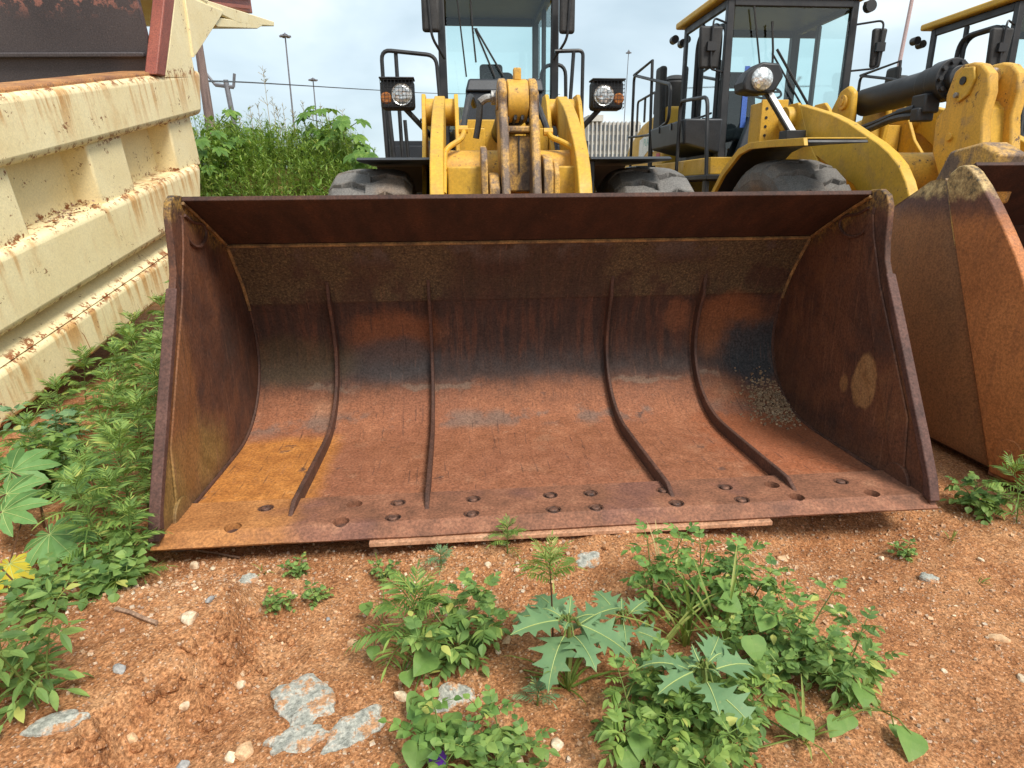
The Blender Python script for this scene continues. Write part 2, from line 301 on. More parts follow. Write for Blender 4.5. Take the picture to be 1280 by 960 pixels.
t = T('rust_bolt', .6, .2); n2 = t.noise(40, 5); t.done(t.ramp(n2, (.35, (.06, .035, .028, 1)), (.7, (.22, .1, .06, 1))))
# outside of the neighbouring bucket
for nm_, warm in (('rust_outer', 0), ('rust_outer_orange', 1)):
  t = T(nm_, .6, 0, .4); X, Yc, Z = t.xyz(); n1 = t.noise(1.7, 5, .55, dist=.3); n2 = t.noise(12, 6, .65); st = t.noise(14, 4, .6, stretch=(1, 1.8, .3)); n4 = t.noise(4, 6, .65)
  col = t.ramp(n1, *(((.3, (.32, .115, .036, 1)), (.55, (.42, .15, .045, 1)), (.75, (.5, .19, .06, 1))) if warm else ((.3, (.15, .075, .032, 1)), (.55, (.235, .10, .038, 1)), (.75, (.32, .13, .045, 1)))))
  col = t.mix(t.math('MULTIPLY', t.step(st, .5, .75), .35), col, (.13, .055, .03, 1))
  q = t.math('ADD', Z, t.math('MULTIPLY', t.math('SUBTRACT', n4, .5), .22))
  hi = t.step(q, 1.25, 1.29); col = t.mix(t.math('MULTIPLY', t.math('MULTIPLY', t.step(q, 1.12, 1.25), t.step(q, 1.31, 1.26)), .8), col, (.06, .03, .03, 1))
  col = t.mix(hi, col, t.ramp(t.noise(22, 6, .7), (.38, (.1, .075, .04, 1)), (.5, (.34, .22, .09, 1)), (.62, (.5, .36, .16, 1))))
  t.done(col, t.ramp(n2, (.3, .5), (.7, .8))); t.bump(n2, .12, .004)
# ---- cream dump body; local coordinates: x outward, y along the body, z up its side
def cream(name):
    t = T(name, .5, 0, .4); X, S, H = t.xyz()
    n1 = t.noise(2.2, 6, .6); n2 = t.noise(14, 6, .68); fine = t.noise(46, 5, .72)
    st = t.noise(10, 4, .6, stretch=(.6, 1.5, .13)); st2 = t.noise(4.5, 4, .6, stretch=(.6, 1.3, .16), off=(0, 6, 0))
    col = t.ramp(n1, (.3, (.86, .74, .45, 1)), (.7, (.79, .65, .36, 1)))
    col = t.mix(t.math('MULTIPLY', t.step(n2, .52, .72), .22), col, (.55, .40, .17, 1))
    fall = None
    for top, ln in ((1.57, .42), (.83, .4), (.28, .35)):  # streaks run down from the top edge of each rail
        m = t.math('MULTIPLY', t.step(H, top+.02, top-.02), t.step(H, top-ln, top-.02)); fall = m if fall is None else t.math('MAXIMUM', fall, m)
    sk = t.math('MULTIPLY', t.step(t.math('ADD', t.math('MULTIPLY', st, .6), t.math('MULTIPLY', st2, .5)), .52, .63), t.math('MULTIPLY', fall, t.step(t.noise(1.4, 4, .6, off=(4, 1, 6)), .34, .46)))
    col = t.mix(t.math('MULTIPLY', sk, .85), col, t.ramp(fine, (.3, (.42, .17, .035, 1)), (.7, (.66, .36, .11, 1))))
    edge = None
    for h in (1.575, 1.22, .835, .42, .285, .02):
        m = t.step(t.math('ABSOLUTE', t.math('SUBTRACT', H, h)), .05, .012); edge = m if edge is None else t.math('MAXIMUM', edge, m)
    ch = t.math('MULTIPLY', edge, t.step(t.math('ADD', t.math('MULTIPLY', n2, .65), t.math('MULTIPLY', fine, .4)), .545, .575)); col = t.mix(ch, col, (.26, .095, .03, 1))
    sp = t.step(t.math('ADD', t.math('MULTIPLY', fine, .5), t.math('MULTIPLY', t.noise(7, 3, off=(8, 8, 8)), .55)), .635, .66); col = t.mix(sp, col, (.26, .11, .04, 1))
    t.done(col, t.ramp(n2, (.3, .4), (.7, .7)), (95, .1)); t.bump(fine, .08, .004)
cream('cream_paint')
t = T('rust_rim', .75); n1 = t.noise(5, 6, .65); n2 = t.noise(40, 5, .7); t.done(t.mix(t.step(n2, .52, .68), t.ramp(n1, (.3, (.2, .085, .045, 1)), (.55, (.42, .19, .06, 1)), (.75, (.62, .42, .19, 1))), (.12, .06, .05, 1))); t.bump(n2, .3, .005)
t = T('dark_liner', .6); n1 = t.noise(2, 6); n2 = t.noise(110, 3); n4 = t.noise(9, 6, .7, off=(1, 2, 3)); X, S, H = t.xyz()
col = t.ramp(n1, (.3, (.045, .038, .04, 1)), (.7, (.075, .062, .062, 1))); col = t.mix(t.math('MULTIPLY', t.step(n2, .55, .7), .5), col, (.11, .09, .085, 1))
pt = t.math('MULTIPLY', t.step(H, 1.95, 2.15), t.step(n4, .5, .58)); col = t.mix(pt, col, (.36, .15, .11, 1)); t.done(col); t.bump(n2, .3, .004)
t = T('red_paint', .55); n1 = t.noise(4, 6); n2 = t.noise(70, 4, .7); t.done(t.mix(t.step(n2, .5, .7), t.ramp(n1, (.3, (.2, .045, .028, 1)), (.7, (.30, .085, .05, 1))), (.2, .05, .035, 1))); t.bump(n2, .3, .004)
# ---- ground and stones
t = T('red_soil', .95, 0, .1); n1 = t.noise(1.3, 6, .6); n2 = t.noise(9, 8, .68); n3 = t.noise(60, 6, .7); n5 = t.noise(190, 3, .6)
vo = t.voro(85); vs = t.voro(30)
col = t.ramp(n2, (.28, (.24, .095, .038, 1)), (.5, (.44, .20, .085, 1)), (.72, (.58, .315, .155, 1)))
col = t.mix(t.math('MULTIPLY', t.step(n1, .42, .62), .45), col, (.33, .13, .052, 1))
col = t.mix(t.math('MULTIPLY', t.step(n3, .5, .68), .55), col, (.58, .32, .17, 1))
col = t.mix(t.math('MULTIPLY', t.step(n3, .46, .34), .5), col, (.22, .09, .042, 1))
bw = t.n('ShaderNodeRGBToBW'); t.link(vo.outputs['Color'], bw.inputs[0])
peb = t.math('MULTIPLY', t.step(vo.outputs['Distance'], .36, .24), t.step(bw.outputs[0], .62, .7))
col = t.mix(t.math('MULTIPLY', peb, .75), col, t.mix(n5, (.72, .52, .36, 1), (.45, .24, .15, 1)))
peb2 = t.math('MULTIPLY', t.step(vo.outputs['Distance'], .36, .26), t.step(bw.outputs[0], .34, .28)); col = t.mix(t.math('MULTIPLY', peb2, .5), col, (.13, .065, .045, 1))
v3 = t.voro(190); b3 = t.n('ShaderNodeRGBToBW'); t.link(v3.outputs['Color'], b3.inputs[0]); col = t.mix(.55, col, t.mix(1, col, t.ramp(b3.outputs[0], (.2, (.45, .4, .36, 1)), (.5, (1, 1, 1, 1)), (.8, (1.5, 1.55, 1.6, 1))), 'MULTIPLY'))
Xg, Yg, Zg = t.xyz(); far = t.step(Yg, 4, 9); col = t.mix(t.math('MULTIPLY', far, .6), col, (.10, .12, .035, 1))
t.done(col); t.bump(t.math('ADD', t.math('ADD', t.math('MULTIPLY', n3, 1.), t.math('MULTIPLY', n5, .5)), t.math('MULTIPLY', peb, .4)), .8, .014)
def stone(name, stops, sc=8):
    t = T(name, .85, 0, .25); a = t.noise(sc, 6, .65); r = t.n('ShaderNodeNewGeometry').outputs['Random Per Island']; b = t.noise(sc*7, 4)
    col = t.mix(t.math('MULTIPLY', t.step(a, .35, .7), .55), t.ramp(r, *stops), (.34, .2, .12, 1)); t.done(col); t.bump(b, .4, .004)
stone('gravel_mix', ((0, (.56, .32, .17, 1)), (.35, (.66, .44, .26, 1)), (.55, (.46, .21, .1, 1)), (.75, (.7, .54, .36, 1)), (.92, (.3, .2, .15, 1)), (1, (.78, .68, .52, 1))), 30)
stone('dull_grit', ((0, (.3, .19, .11, 1)), (.5, (.42, .28, .16, 1)), (.8, (.22, .13, .08, 1)), (1, (.52, .4, .26, 1))), 30)
t = T('pale_stone', .85); a = t.noise(25, 6, .65); b = t.noise(120, 4); t.done(t.ramp(a, (.3, (.72, .62, .46, 1)), (.5, (.58, .44, .29, 1)), (.68, (.46, .25, .13, 1)))); t.bump(b, .4, .003)
t = T('grey_stone', .8); a = t.noise(25, 6, .65); b = t.noise(120, 4); t.done(t.ramp(a, (.3, (.2, .2, .2, 1)), (.6, (.38, .36, .33, 1)), (.8, (.45, .3, .2, 1)))); t.bump(b, .4, .003)
t = T('tan_stone', .85); a = t.noise(25, 6, .65); b = t.noise(120, 4); t.done(t.ramp(a, (.3, (.62, .42, .24, 1)), (.7, (.5, .28, .14, 1)))); t.bump(b, .4, .003)
t = T('slate', .75); a = t.noise(17, 8, .72); b = t.noise(34, 6, .7, stretch=(1, 1, 6)); v = t.n('ShaderNodeTexCoord')
col = t.ramp(a, (.28, (.2, .2, .17, 1)), (.42, (.32, .32, .27, 1)), (.52, (.47, .45, .38, 1)), (.58, (.48, .25, .12, 1))); col = t.mix(t.math('MULTIPLY', t.step(b, .52, .66), .5), col, (.17, .18, .17, 1)); t.done(col); t.bump(t.math('ADD', a, t.math('MULTIPLY', b, .6)), .9, .012)
t = T('dry_wood', .9); a = t.noise(30, 5, stretch=(1, 1, .2)); t.done(t.ramp(a, (.3, (.17, .09, .055, 1)), (.7, (.4, .26, .17, 1)))); t.bump(a, .4, .004)
t = T('pole_wood', .9); a = t.noise(14, 5, stretch=(1, 1, .1)); t.done(t.ramp(a, (.3, (.10, .07, .065, 1)), (.7, (.24, .17, .15, 1))))
t = T('galvanised', .6, .2); a = t.noise(3, 4); t.done(t.ramp(a, (.3, (.12, .12, .135, 1)), (.7, (.2, .2, .22, 1))))
t = T('mast_pink', .6); Xm, Ym, Zm = t.xyz(); t.done((.45, .34, .34, 1))
t = T('concrete', .9); a = t.noise(.4, 5); t.done(t.ramp(a, (.3, (.42, .41, .38, 1)), (.7, (.56, .54, .5, 1))))
t = T('window_dark', .3); a = t.noise(.5); t.done(t.ramp(a, (.3, (.10, .12, .14, 1)), (.7, (.2, .23, .26, 1))))
# ---- foliage
def leafmat(name, stops, trans=.25, rough=.55):
    stops = tuple((p_, (c_[0]*1.1, c_[1]*1.0, c_[2]*.85, 1)) for p_, c_ in stops)
    m = bpy.data.materials.new(name); m.use_nodes = True; M[name] = m
    t = T.__new__(T); t.m = m; t.t = m.node_tree; t.t.nodes.clear(); t.out = t.n('ShaderNodeOutputMaterial'); t.b = t.n('ShaderNodeBsdfPrincipled'); t.P = t.n('ShaderNodeTexCoord').outputs['Object']
    t.b.inputs['Roughness'].default_value = rough; t.b.inputs['Specular IOR Level'].default_value = .3
    r = t.n('ShaderNodeNewGeometry'); a = t.noise(18, 4, .6); b = t.noise(140, 2)
    f = t.math('ADD', t.math('MULTIPLY', r.outputs['Random Per Island'], .75), t.math('MULTIPLY', t.math('SUBTRACT', a, .35), .8), True)
    col = t.ramp(f, *stops); col = t.mix(t.math('MULTIPLY', t.step(t.noise(55, 4, .65), .6, .7), .3), col, (.38, .36, .12, 1)); col = t.mix(t.math('MULTIPLY', t.step(r.outputs['Random Per Island'], .975, .98), .6), col, (.55, .5, .13, 1)); t.put(t.b.inputs['Base Color'], col); t.bump(b, .15, .002)
    tr = t.n('ShaderNodeBsdfTranslucent'); t.link(t.mix(.5, col, (.35, .5, .05, 1)), tr.inputs[0]); ms = t.n('ShaderNodeMixShader'); ms.inputs[0].default_value = trans
    t.link(t.b.outputs[0], ms.inputs[1]); t.link(tr.outputs[0], ms.inputs[2]); t.link(ms.outputs[0], t.out.inputs[0])
leafmat('fern_green', ((.05, (.065, .14, .035, 1)), (.5, (.14, .255, .065, 1)), (.95, (.28, .42, .11, 1))))
leafmat('ovate_green', ((.05, (.055, .13, .04, 1)), (.5, (.135, .25, .075, 1)), (.95, (.27, .41, .12, 1))))
leafmat('blue_green', ((.05, (.075, .165, .085, 1)), (.5, (.12, .235, .125, 1)), (.95, (.19, .33, .17, 1))), .15)
leafmat('castor_green', ((.05, (.06, .15, .045, 1)), (.5, (.12, .27, .09, 1)), (.95, (.22, .40, .17, 1))), .18)
leafmat('yellow_leaf', ((.05, (.42, .38, .03, 1)), (.95, (.62, .55, .06, 1))), .25)
leafmat('heart_green', ((.05, (.06, .15, .04, 1)), (.5, (.12, .24, .06, 1)), (.95, (.22, .36, .10, 1))), .22)
leafmat('grass_green', ((.05, (.09, .16, .03, 1)), (.5, (.17, .26, .06, 1)), (.95, (.34, .38, .13, 1))), .25)
leafmat('field_green', ((.05, (.075, .155, .03, 1)), (.35, (.14, .25, .045, 1)), (.7, (.22, .34, .065, 1)), (.97, (.3, .36, .12, 1))), .3)
leafmat('field_broad', ((.05, (.055, .14, .03, 1)), (.6, (.12, .25, .05, 1)), (.97, (.23, .36, .08, 1))), .3)
leafmat('dry_straw', ((.05, (.22, .17, .08, 1)), (.95, (.45, .38, .2, 1))), .1)
leafmat('vein_pale', ((.05, (.3, .42, .17, 1)), (.95, (.42, .52, .22, 1))), 0)
leafmat('stem_green', ((.05, (.08, .13, .035, 1)), (.95, (.16, .22, .06, 1))), 0)
leafmat('stem_red', ((.05, (.06, .03, .02, 1)), (.95, (.12, .06, .03, 1))), 0)
leafmat('petal_purple', ((.05, (.06, .01, .22, 1)), (.95, (.12, .02, .4, 1))), .2)

t = T('rust_bar', .7, 0, .35); n2 = t.noise(9, 6, .65); n1 = t.noise(70, 4, .6); t.done(t.ramp(n2, (.3, (.06, .03, .024, 1)), (.55, (.105, .05, .038, 1)), (.78, (.16, .08, .058, 1)))); t.bump(n1, .4, .004)

t = T('pale_rust', .75); n2 = t.noise(9, 6, .65); t.done(t.ramp(n2, (.3, (.3, .14, .075, 1)), (.55, (.48, .25, .14, 1)), (.78, (.6, .37, .23, 1))))
# ---------------------------------------------------------------- ground: one sheet to the horizon
def fbm(x, y, o=4, s=1.): return sum(mnoise.noise((x*s*2**i, y*s*2**i, 3.7*i))*.5**i for i in range(o))
def sst(a, b, v):
    k = min(1, max(0, (v-a)/(b-a))); return k*k*(3-2*k)
def gz(x, y, fine=True):
    z = .02*mnoise.noise((x*.9, y*.9, 0))
    if -4 < x < 5 and -3 < y < 4: z += .014*fbm(x, y, 4, 3.)
    # soil heaped under the middle of the edge, scoured hollow to the right, worn step on the left
    z += .055*math.exp(-((x-.05)/.72)**4-((y+.02)/.26)**2)
    z -= .10*math.exp(-((x-1.08)/.40)**2-((y+.03)/.20)**2)
    z -= .05*sst(.45, .95, x-.25*(y+.5))*sst(-.05, -.35, y)*sst(-1.6, -1.0, y+0)*.8
    xr = -1.08+.22*(y+.4)+.05*math.sin(9*y)
    z += .13*sst(xr+.05, xr-.05, x+.03*mnoise.noise((x*12, y*12, 2)))*sst(-.08, -.3, y)*sst(-2.6, -1.2, x)
    z -= .03*math.exp(-((x-xr-.12)/.1)**2)*sst(-.1, -.3, y)
    z += .05*sst(-1.6, -2.2, x)
    # weedy spoil bank far left
    d = sst(6.5, 11.5, y)*sst(40, 22, y)*sst(-.5, -2.6, x+.12*(y-10)); z += d*(1.75+.3*mnoise.noise((x*.35, y*.35, 5)))
    z -= .0*y
    return z
def axis(lo, hi, step, far):
    a = list(np.arange(lo, hi+step/2, step)); s = step
    up = []; v = hi
    while v < far: s *= 1.22; v += s; up.append(v)
    dn = []; v = lo; s = step
    while v > -far: s *= 1.22; v -= s; dn.append(v)
    return dn[::-1]+a+up
xs = axis(-2.2, 2.4, .014, 1500); ys = axis(-1.25, .35, .014, 1500)
gv = []; nx = len(xs)
for yy in ys:
    for xx in xs:
        z = gz(xx, yy)
        if -2.6 < xx < 2.8 and -1.5 < yy < .6: z += .009*fbm(xx+3, yy, 3, 11.)+.006*abs(mnoise.noise((xx*34, yy*34, 7)))+.0035*mnoise.noise((xx*80, yy*80, 1))
        gv.append((xx, yy, z))
me = bpy.data.meshes.new('ground'); me.from_pydata(gv, [], [(j*nx+i, j*nx+i+1, (j+1)*nx+i+1, (j+1)*nx+i) for j in range(len(ys)-1) for i in range(nx-1)])
me.polygons.foreach_set('use_smooth', [True]*len(me.polygons))
g = link('ground', me, 'red_soil'); tag(g, 'orange red gravelly soil under the machines', None, kind='structure')

# ---------------------------------------------------------------- wheel builder
def wheel(parent, x0, x1, yc, zc, R, outer):
    xm = (x0+x1)/2; w = abs(x1-x0)/2
    prof = [(.62*R, -w*.72), (.68*R, -w*.9), (.80*R, -w*1.0), (.89*R, -w*.97), (.93*R, -w*.86), (.945*R, -w*.5), (.95*R, 0), (.945*R, w*.5), (.93*R, w*.86), (.89*R, w*.97), (.80*R, w), (.68*R, w*.9), (.62*R, w*.72)]
    b = MB().lathe(prof, (xm, yc, zc), (1, 0, 0), 72)
    # staggered traction lugs with a bent, sloping plan, proud of the casing
    N = 20
    for side in (-1, 1):
        for k in range(N):
            a0 = 2*math.pi*(k+(.5 if side > 0 else 0))/N
            plan = [(1.0, .0), (.84, .03), (.62, .075), (.40, .06), (.18, .12), (-.06, .15)]
            wd = 2*math.pi/N*.42
            ring = []
            for lat, sh in plan:
                rr = R*(.88 if lat > .95 else (.965 if lat > .8 else (.99 if lat > .5 else 1.0))) ; rb = R*.89 if lat > .8 else R*.91
                if lat > .95: rb = R*.80
                ww = wd*(1.1 if lat > .5 else .9)
                xx = xm+side*lat*w*1.005
                for (r_, da) in ((rb, -ww), (rr, -ww*.86), (rr, ww*.86), (rb, ww)):
                    a = a0+sh+da; ring.append((xx, yc+r_*math.cos(a), zc+r_*math.sin(a)))
            n = len(plan); fs = [(i*4+j, i*4+j+1, (i+1)*4+j+1, (i+1)*4+j) for i in range(n-1) for j in range(3)]+[(0, 1, 2, 3), tuple((n-1)*4+j for j in (3, 2, 1, 0))]
            b.add(ring, fs)
    rim = MB().lathe([(.02, .18*w), (.3*R, .18*w), (.34*R, .3*w), (.56*R, .3*w), (.60*R, .72*w), (.64*R, .74*w), (.64*R, .66*w), (.58*R, .2*w), (.3*R, 0), (.02, 0)], (xm, yc, zc), (1 if outer > xm else -1, 0, 0), 40)
    for k in range(12):
        a = 2*math.pi*k/12; s = 1 if outer > xm else -1
        rim.cyl((xm+s*.28*w, yc+.44*R*math.cos(a), zc+.44*R*math.sin(a)), (xm+s*.42*w, yc+.44*R*math.cos(a), zc+.44*R*math.sin(a)), .022, 6)
    wo_ = rim.build('wheel', 'worn_yellow', parent)
    b.build('tyre', 'tyre_rubber', wo_, bevel=.007, smooth=32, seg=1)
    return wo_

# ---------------------------------------------------------------- bucket
PROF = [(0.0, .105), (.28, .105), (.60, .102), (.86, .102), (.98, .112), (1.10, .145), (1.21, .205), (1.30, .29), (1.355, .39), (1.372, .49), (1.36, .60), (1.325, .72), (1.25, .87), (1.11, 1.062)]
PROF = [(p.y, p.z) for p in spline([(0, a, b) for a, b in PROF], 4)]
def offs(pr, d):
    out = []
    for i, (y, z) in enumerate(pr):
        a, b = pr[max(i-1, 0)], pr[min(i+1, len(pr)-1)]; t = V((b[0]-a[0], b[1]-a[1])).normalized(); out.append((y+t.y*d, z-t.x*d))
    return out
def shell(pr, th, x0, x1, nxs=1):               # curved plate: inner profile pr, thickness outward
    ou = offs(pr, th); n = len(pr); b = MB()
    vs = [(x, y, z) for x in (x0, x1) for y, z in pr]+[(x, y, z) for x in (x0, x1) for y, z in ou]
    fs = []
    for i in range(n-1):
        fs += [(i, i+1, n+i+1, n+i), (2*n+i, 3*n+i, 3*n+i+1, 2*n+i+1), (i, 2*n+i, 2*n+i+1, i+1), (n+i, n+i+1, 3*n+i+1, 3*n+i)]
    fs += [(0, n, 3*n, 2*n), (n-1, 3*n-1, 4*n-1, 2*n-1)]
    return b.add(vs, fs)
def shift(pr, dy, dz): return [(y+dy, z+dz) for y, z in pr]
def pip(pr, y0, z0):                            # profile points between two heights
    return [(y, z) for y, z in pr if y0 <= z <= z0]
def holes_cut(o, cyl_list):
    c = MB()
    for a, b_, r in cyl_list: c.cyl(a, b_, r, 20)
    me = bpy.data.meshes.new('cut'); me.from_pydata(c.v, [], c.f)
    bm = bmesh.new(); bm.from_mesh(me); bmesh.ops.recalc_face_normals(bm, faces=bm.faces); bm.to_mesh(me); bm.free()
    co = bpy.data.objects.new('cut', me); COL.objects.link(co)
    md = o.modifiers.new('cut', 'BOOLEAN'); md.object = co; md.operation = 'DIFFERENCE'; md.solver = 'EXACT'
    dg = bpy.context.evaluated_depsgraph_get(); new = bpy.data.meshes.new_from_object(o.evaluated_get(dg)); o.modifiers.clear(); o.data = new
    bpy.data.objects.remove(co)
L1 = thing('wheel_loader', 'yellow wheel loader with a wide rusty bucket facing the viewer and two caged headlamps', 'wheel loader', (.05, 2.75, 0), 'wheel loaders parked in a row')
HW = 1.455
bk = shell([p for p in PROF if p[0] > .25 or p[1] > .2], .022, -HW, HW).build('bucket', 'rust_wrapper', L1, smooth=40)
# upper liner: slightly proud plate above the seam
lin = [p for p in PROF if p[1] > .735]; li = offs(lin, -.010)
shell(li, .009, -HW+.004, HW-.004).build('back_liner', 'rust_wrapper', bk, smooth=40)
# spill lip leaning forward over the opening
lp = [(1.112, 1.066), (.95, 1.145), (.78, 1.222), (.655, 1.275)]
shell(lp[::-1], -.020, -HW, HW).build('spill_lip', 'rust_lip', bk, bevel=.003)
MB().tube([(x, 1.098, 1.062) for x in np.linspace(-HW+.01, HW-.01, 40)], .009, 6).build('weld_bead', 'weld_ochre', bk)
# side plates
SIDE = [(.0, .100), (.045, .105), (1.0, .098), (1.13, .135), (1.25, .205), (1.345, .30), (1.40, .42), (1.412, .52), (1.395, .64), (1.35, .76), (1.27, .90), (1.13, 1.09), (.72, 1.285), (.66, 1.302), (.60, 1.304), (.552, 1.280), (.528, 1.235), (.522, 1.17), (.515, 1.09), (.498, 1.01), (.465, .95), (.36, .775), (.20, .50), (.10, .33), (.03, .205)]
for s in (-1, 1):
    sp = MB().prx([(y+.006, z-.006) for y, z in SIDE], s*HW, s*(HW+.028)).build('side_plate', 'rust_side', bk, bevel=.004)
    # inner wear plate and thicker side edge bar, as two layers
    MB().prx([(.16, .115), (.20, .40), (.36, .67), (.50, .90), (.59, 1.10), (.62, 1.2), (.655, 1.19), (.66, 1.05), (.56, .80), (.30, .28), (.22, .115)], s*HW, s*(HW-.010)).build('wear_strip', 'rust_side', sp, bevel=.004)
    MB().prx([(.0, .125), (.03, .205), (.10, .33), (.20, .50), (.36, .775), (.465, .95), (.475, .955), (.40, .78), (.235, .50), (.135, .33), (.065, .205), (.045, .125)], s*(HW+.033), s*(HW-.008)).build('side_cutter', 'rust_bar', sp, bevel=.005)
    rp_ = spline([(s*(HW-.004), y_, z_) for y_, z_ in ((.62, 1.22), (.635, 1.15), (.70, 1.10), (.79, 1.09), (.86, 1.13), (.84, 1.175), (.74, 1.19), (.66, 1.22))], 5)
    MB().tube(rp_, .007, 6).build('weld_bead', 'rust_rib', sp)
    # half-round heel pad at the floor
    MB().prx([(.20+.08*math.cos(a), .108+.09*math.sin(a)) for a in np.linspace(0, math.pi, 14)], s*HW, s*(HW-.016)).build('heel_pad', 'rust_side', sp, bevel=.004)
# corner welds
    MB().tube([(s*(HW-.006), y-.004, z+.004) for y, z in PROF if y > .1], .008, 5).build('weld_bead', 'rust_rib' , bk)
    MB().tube([(s*(HW-.006), y, z-.008) for y, z in lp], .008, 5).build('weld_bead', 'weld_ochre', bk)
    MB().tube([(s*(HW-.006), y-.012, z) for y, z in PROF if z > .72], .011, 5).build('weld_bead', 'weld_ochre', bk)
# cutting edge: thick plate, bevelled toe, with drilled holes
cb = MB(); cx = np.linspace(-HW-.028, HW+.028, 90); cs = []
for x in cx:
    w1 = .006*mnoise.noise((x*2.3, 1, 0))+.0025*mnoise.noise((x*14, 2, 0)); w2 = .003*mnoise.noise((x*5, 3, 0))
    cs += [(x, -.003+w1, .097+w2), (x, .058+w1*.6, .130), (x, .285, .130), (x, .285, .098), (x, .002+w1, .089)]
cb.add(cs, [(i*5+k, i*5+(k+1) % 5, (i+1)*5+(k+1) % 5, (i+1)*5+k) for i in range(89) for k in range(5)]+[(0, 1, 2, 3, 4), (449, 448, 447, 446, 445)])
ce = cb.build('cutting_edge', 'rust_edge', bk, smooth=0)
HP = [(-1.22, .075, 1), (-1.14, .215, 2), (-.83, .075, 1), (-.80, .21, 1), (-.64, .085, 2), (-.63, .205, 2), (-.345, .085, 2), (-.335, .205, 2), (-.03, .085, 2), (-.025, .205, 2), (.135, .085, 2), (.14, .205, 2), (.44, .20, 2), (.455, .085, 2), (.70, .20, 2), (.72, .085, 2), (.90, .20, 1), (.945, .085, 1), (1.20, .20, 2), (1.26, .085, 1)]
holes_cut(ce, [((x, y, .05), (x, y, .2), .031) for x, y, k in HP])
for x, y, k in HP:
    if k == 2:
        MB().lathe([(.0312, .110), (.0310, .127), (.0270, .1285), (.0235, .118), (.019, .118), (.017, .130), (.012, .133), (.001, .133)], (x, y, 0), (0, 0, 1), 16).build('bolt', 'rust_bolt', bk)
    else: MB().cyl((x, y, .096), (x, y, .105), .0305, 16).build('bolt_hole_floor', 'rust_bolt', bk)
# loose plank-like edge strip bolted under the toe
MB().prx([(-.022, .070), (-.020, .0875), (.25, .088), (.25, .072)], -.72, .80).build('edge_segment', 'pale_rust', bk, bevel=.003)
# ribs following the inside of the wrapper
inner = [p for p in PROF if p[1] < .88]
for x in (-1.03, -.515, .46, .97):
    path = [p for p in inner if p[0] > .13 or p[1] > .3]; top = offs(path, -.055); n = len(path)
    ins = [(top[i][0]*1, top[i][1]) for i in range(n)]
    ins[0] = (path[0][0]-.03, path[0][1]+.012); ins[1] = (ins[1][0], ins[1][1]); ins[-1] = (path[-1][0]-.012, path[-1][1]); ins[-2] = tuple(a*.5+b*.5 for a, b in zip(ins[-2], path[-2]))
    b = MB(); yy = path+ins[::-1]; vs = [(xx, y, z) for xx in (x-.009, x+.009) for (y, z) in path]+[(xx, y, z) for xx in (x-.009, x+.009) for (y, z) in ins]
    fs = []
    for i in range(n-1): fs += [(2*n+i, 2*n+i+1, 3*n+i+1, 3*n+i), (i, i+1, 2*n+i+1, 2*n+i), (n+i, 3*n+i, 3*n+i+1, n+i+1)]
    fs += [(0, n, 3*n, 2*n), (n-1, 3*n-1, 4*n-1, 2*n-1)]
    b.add(vs, fs).build('rib', 'rust_rib', bk, bevel=.004, smooth=40)
# ---------------------------------------------------------------- shared loader pieces
ARM = [(4.10, 2.05), (3.95, 2.04), (3.41, 1.90), (3.15, 1.81), (2.92, 1.71), (2.73, 1.63), (2.58, 1.55), (2.45, 1.46), (2.35, 1.35), (2.28, 1.24), (2.24, 1.1), (2.18, .8), (2.02, .5), (1.90, .42), (1.86, .30), (1.95, .20), (2.12, .22), (2.28, .36), (2.52, .85), (2.75, 1.18), (2.96, 1.33), (3.64, 1.61), (3.92, 1.78), (4.08, 1.82), (4.2, 1.9), (4.2, 2.0)]
def front_end(root, dx, dy, half, paint, skew=(0, 0)):
    """boom arms, cross tube, pins; dx = axis of the machine, dy = shift from the measured arm outline"""
    a = shift(ARM, dy, 0)
    for s in (-1, 1):
        x = dx+s*half
        k_ = skew[0 if s < 0 else 1]; sk_ = lambda y: k_*(4.06+dy-y)/1.8
        ab = MB().prx(a, x-.042, x+.042); ab.v = [(p[0]+sk_(p[1]), p[1], p[2]) for p in ab.v]; ar = ab.build('boom_arm', paint, root, bevel=.008)
        MB().cyl((x-.12, 4.06+dy, 1.93), (x+.12, 4.06+dy, 1.93), .105, 24).cyl((x-.15, 4.06+dy, 1.93), (x+.15, 4.06+dy, 1.93), .05, 16).build('pivot_boss', paint, ar, bevel=.006)
        MB().cyl((x-.07, 1.97+dy, .32), (x+.07, 1.97+dy, .32), .09, 20).build('hinge_pin', 'worn_yellow', ar)
        # lift cylinder under the arm
        lc = MB().cyl((dx+s*(half-.12), 3.5+dy, .8), (dx+s*(half-.12), 2.75+dy, 1.02), .075, 18).build('lift_cylinder', 'black_paint', root, bevel=.004)
        MB().cyl((dx+s*(half-.12), 2.78+dy, 1.01), (dx+s*(half-.12), 2.45+dy, 1.11), .04, 14).build('rod', 'chrome', lc)
    MB().cyl((dx-half+.04, 2.95+dy, 1.42), (dx+half-.04, 2.95+dy, 1.42), .15, 28).build('cross_tube', 'worn_yellow', root)
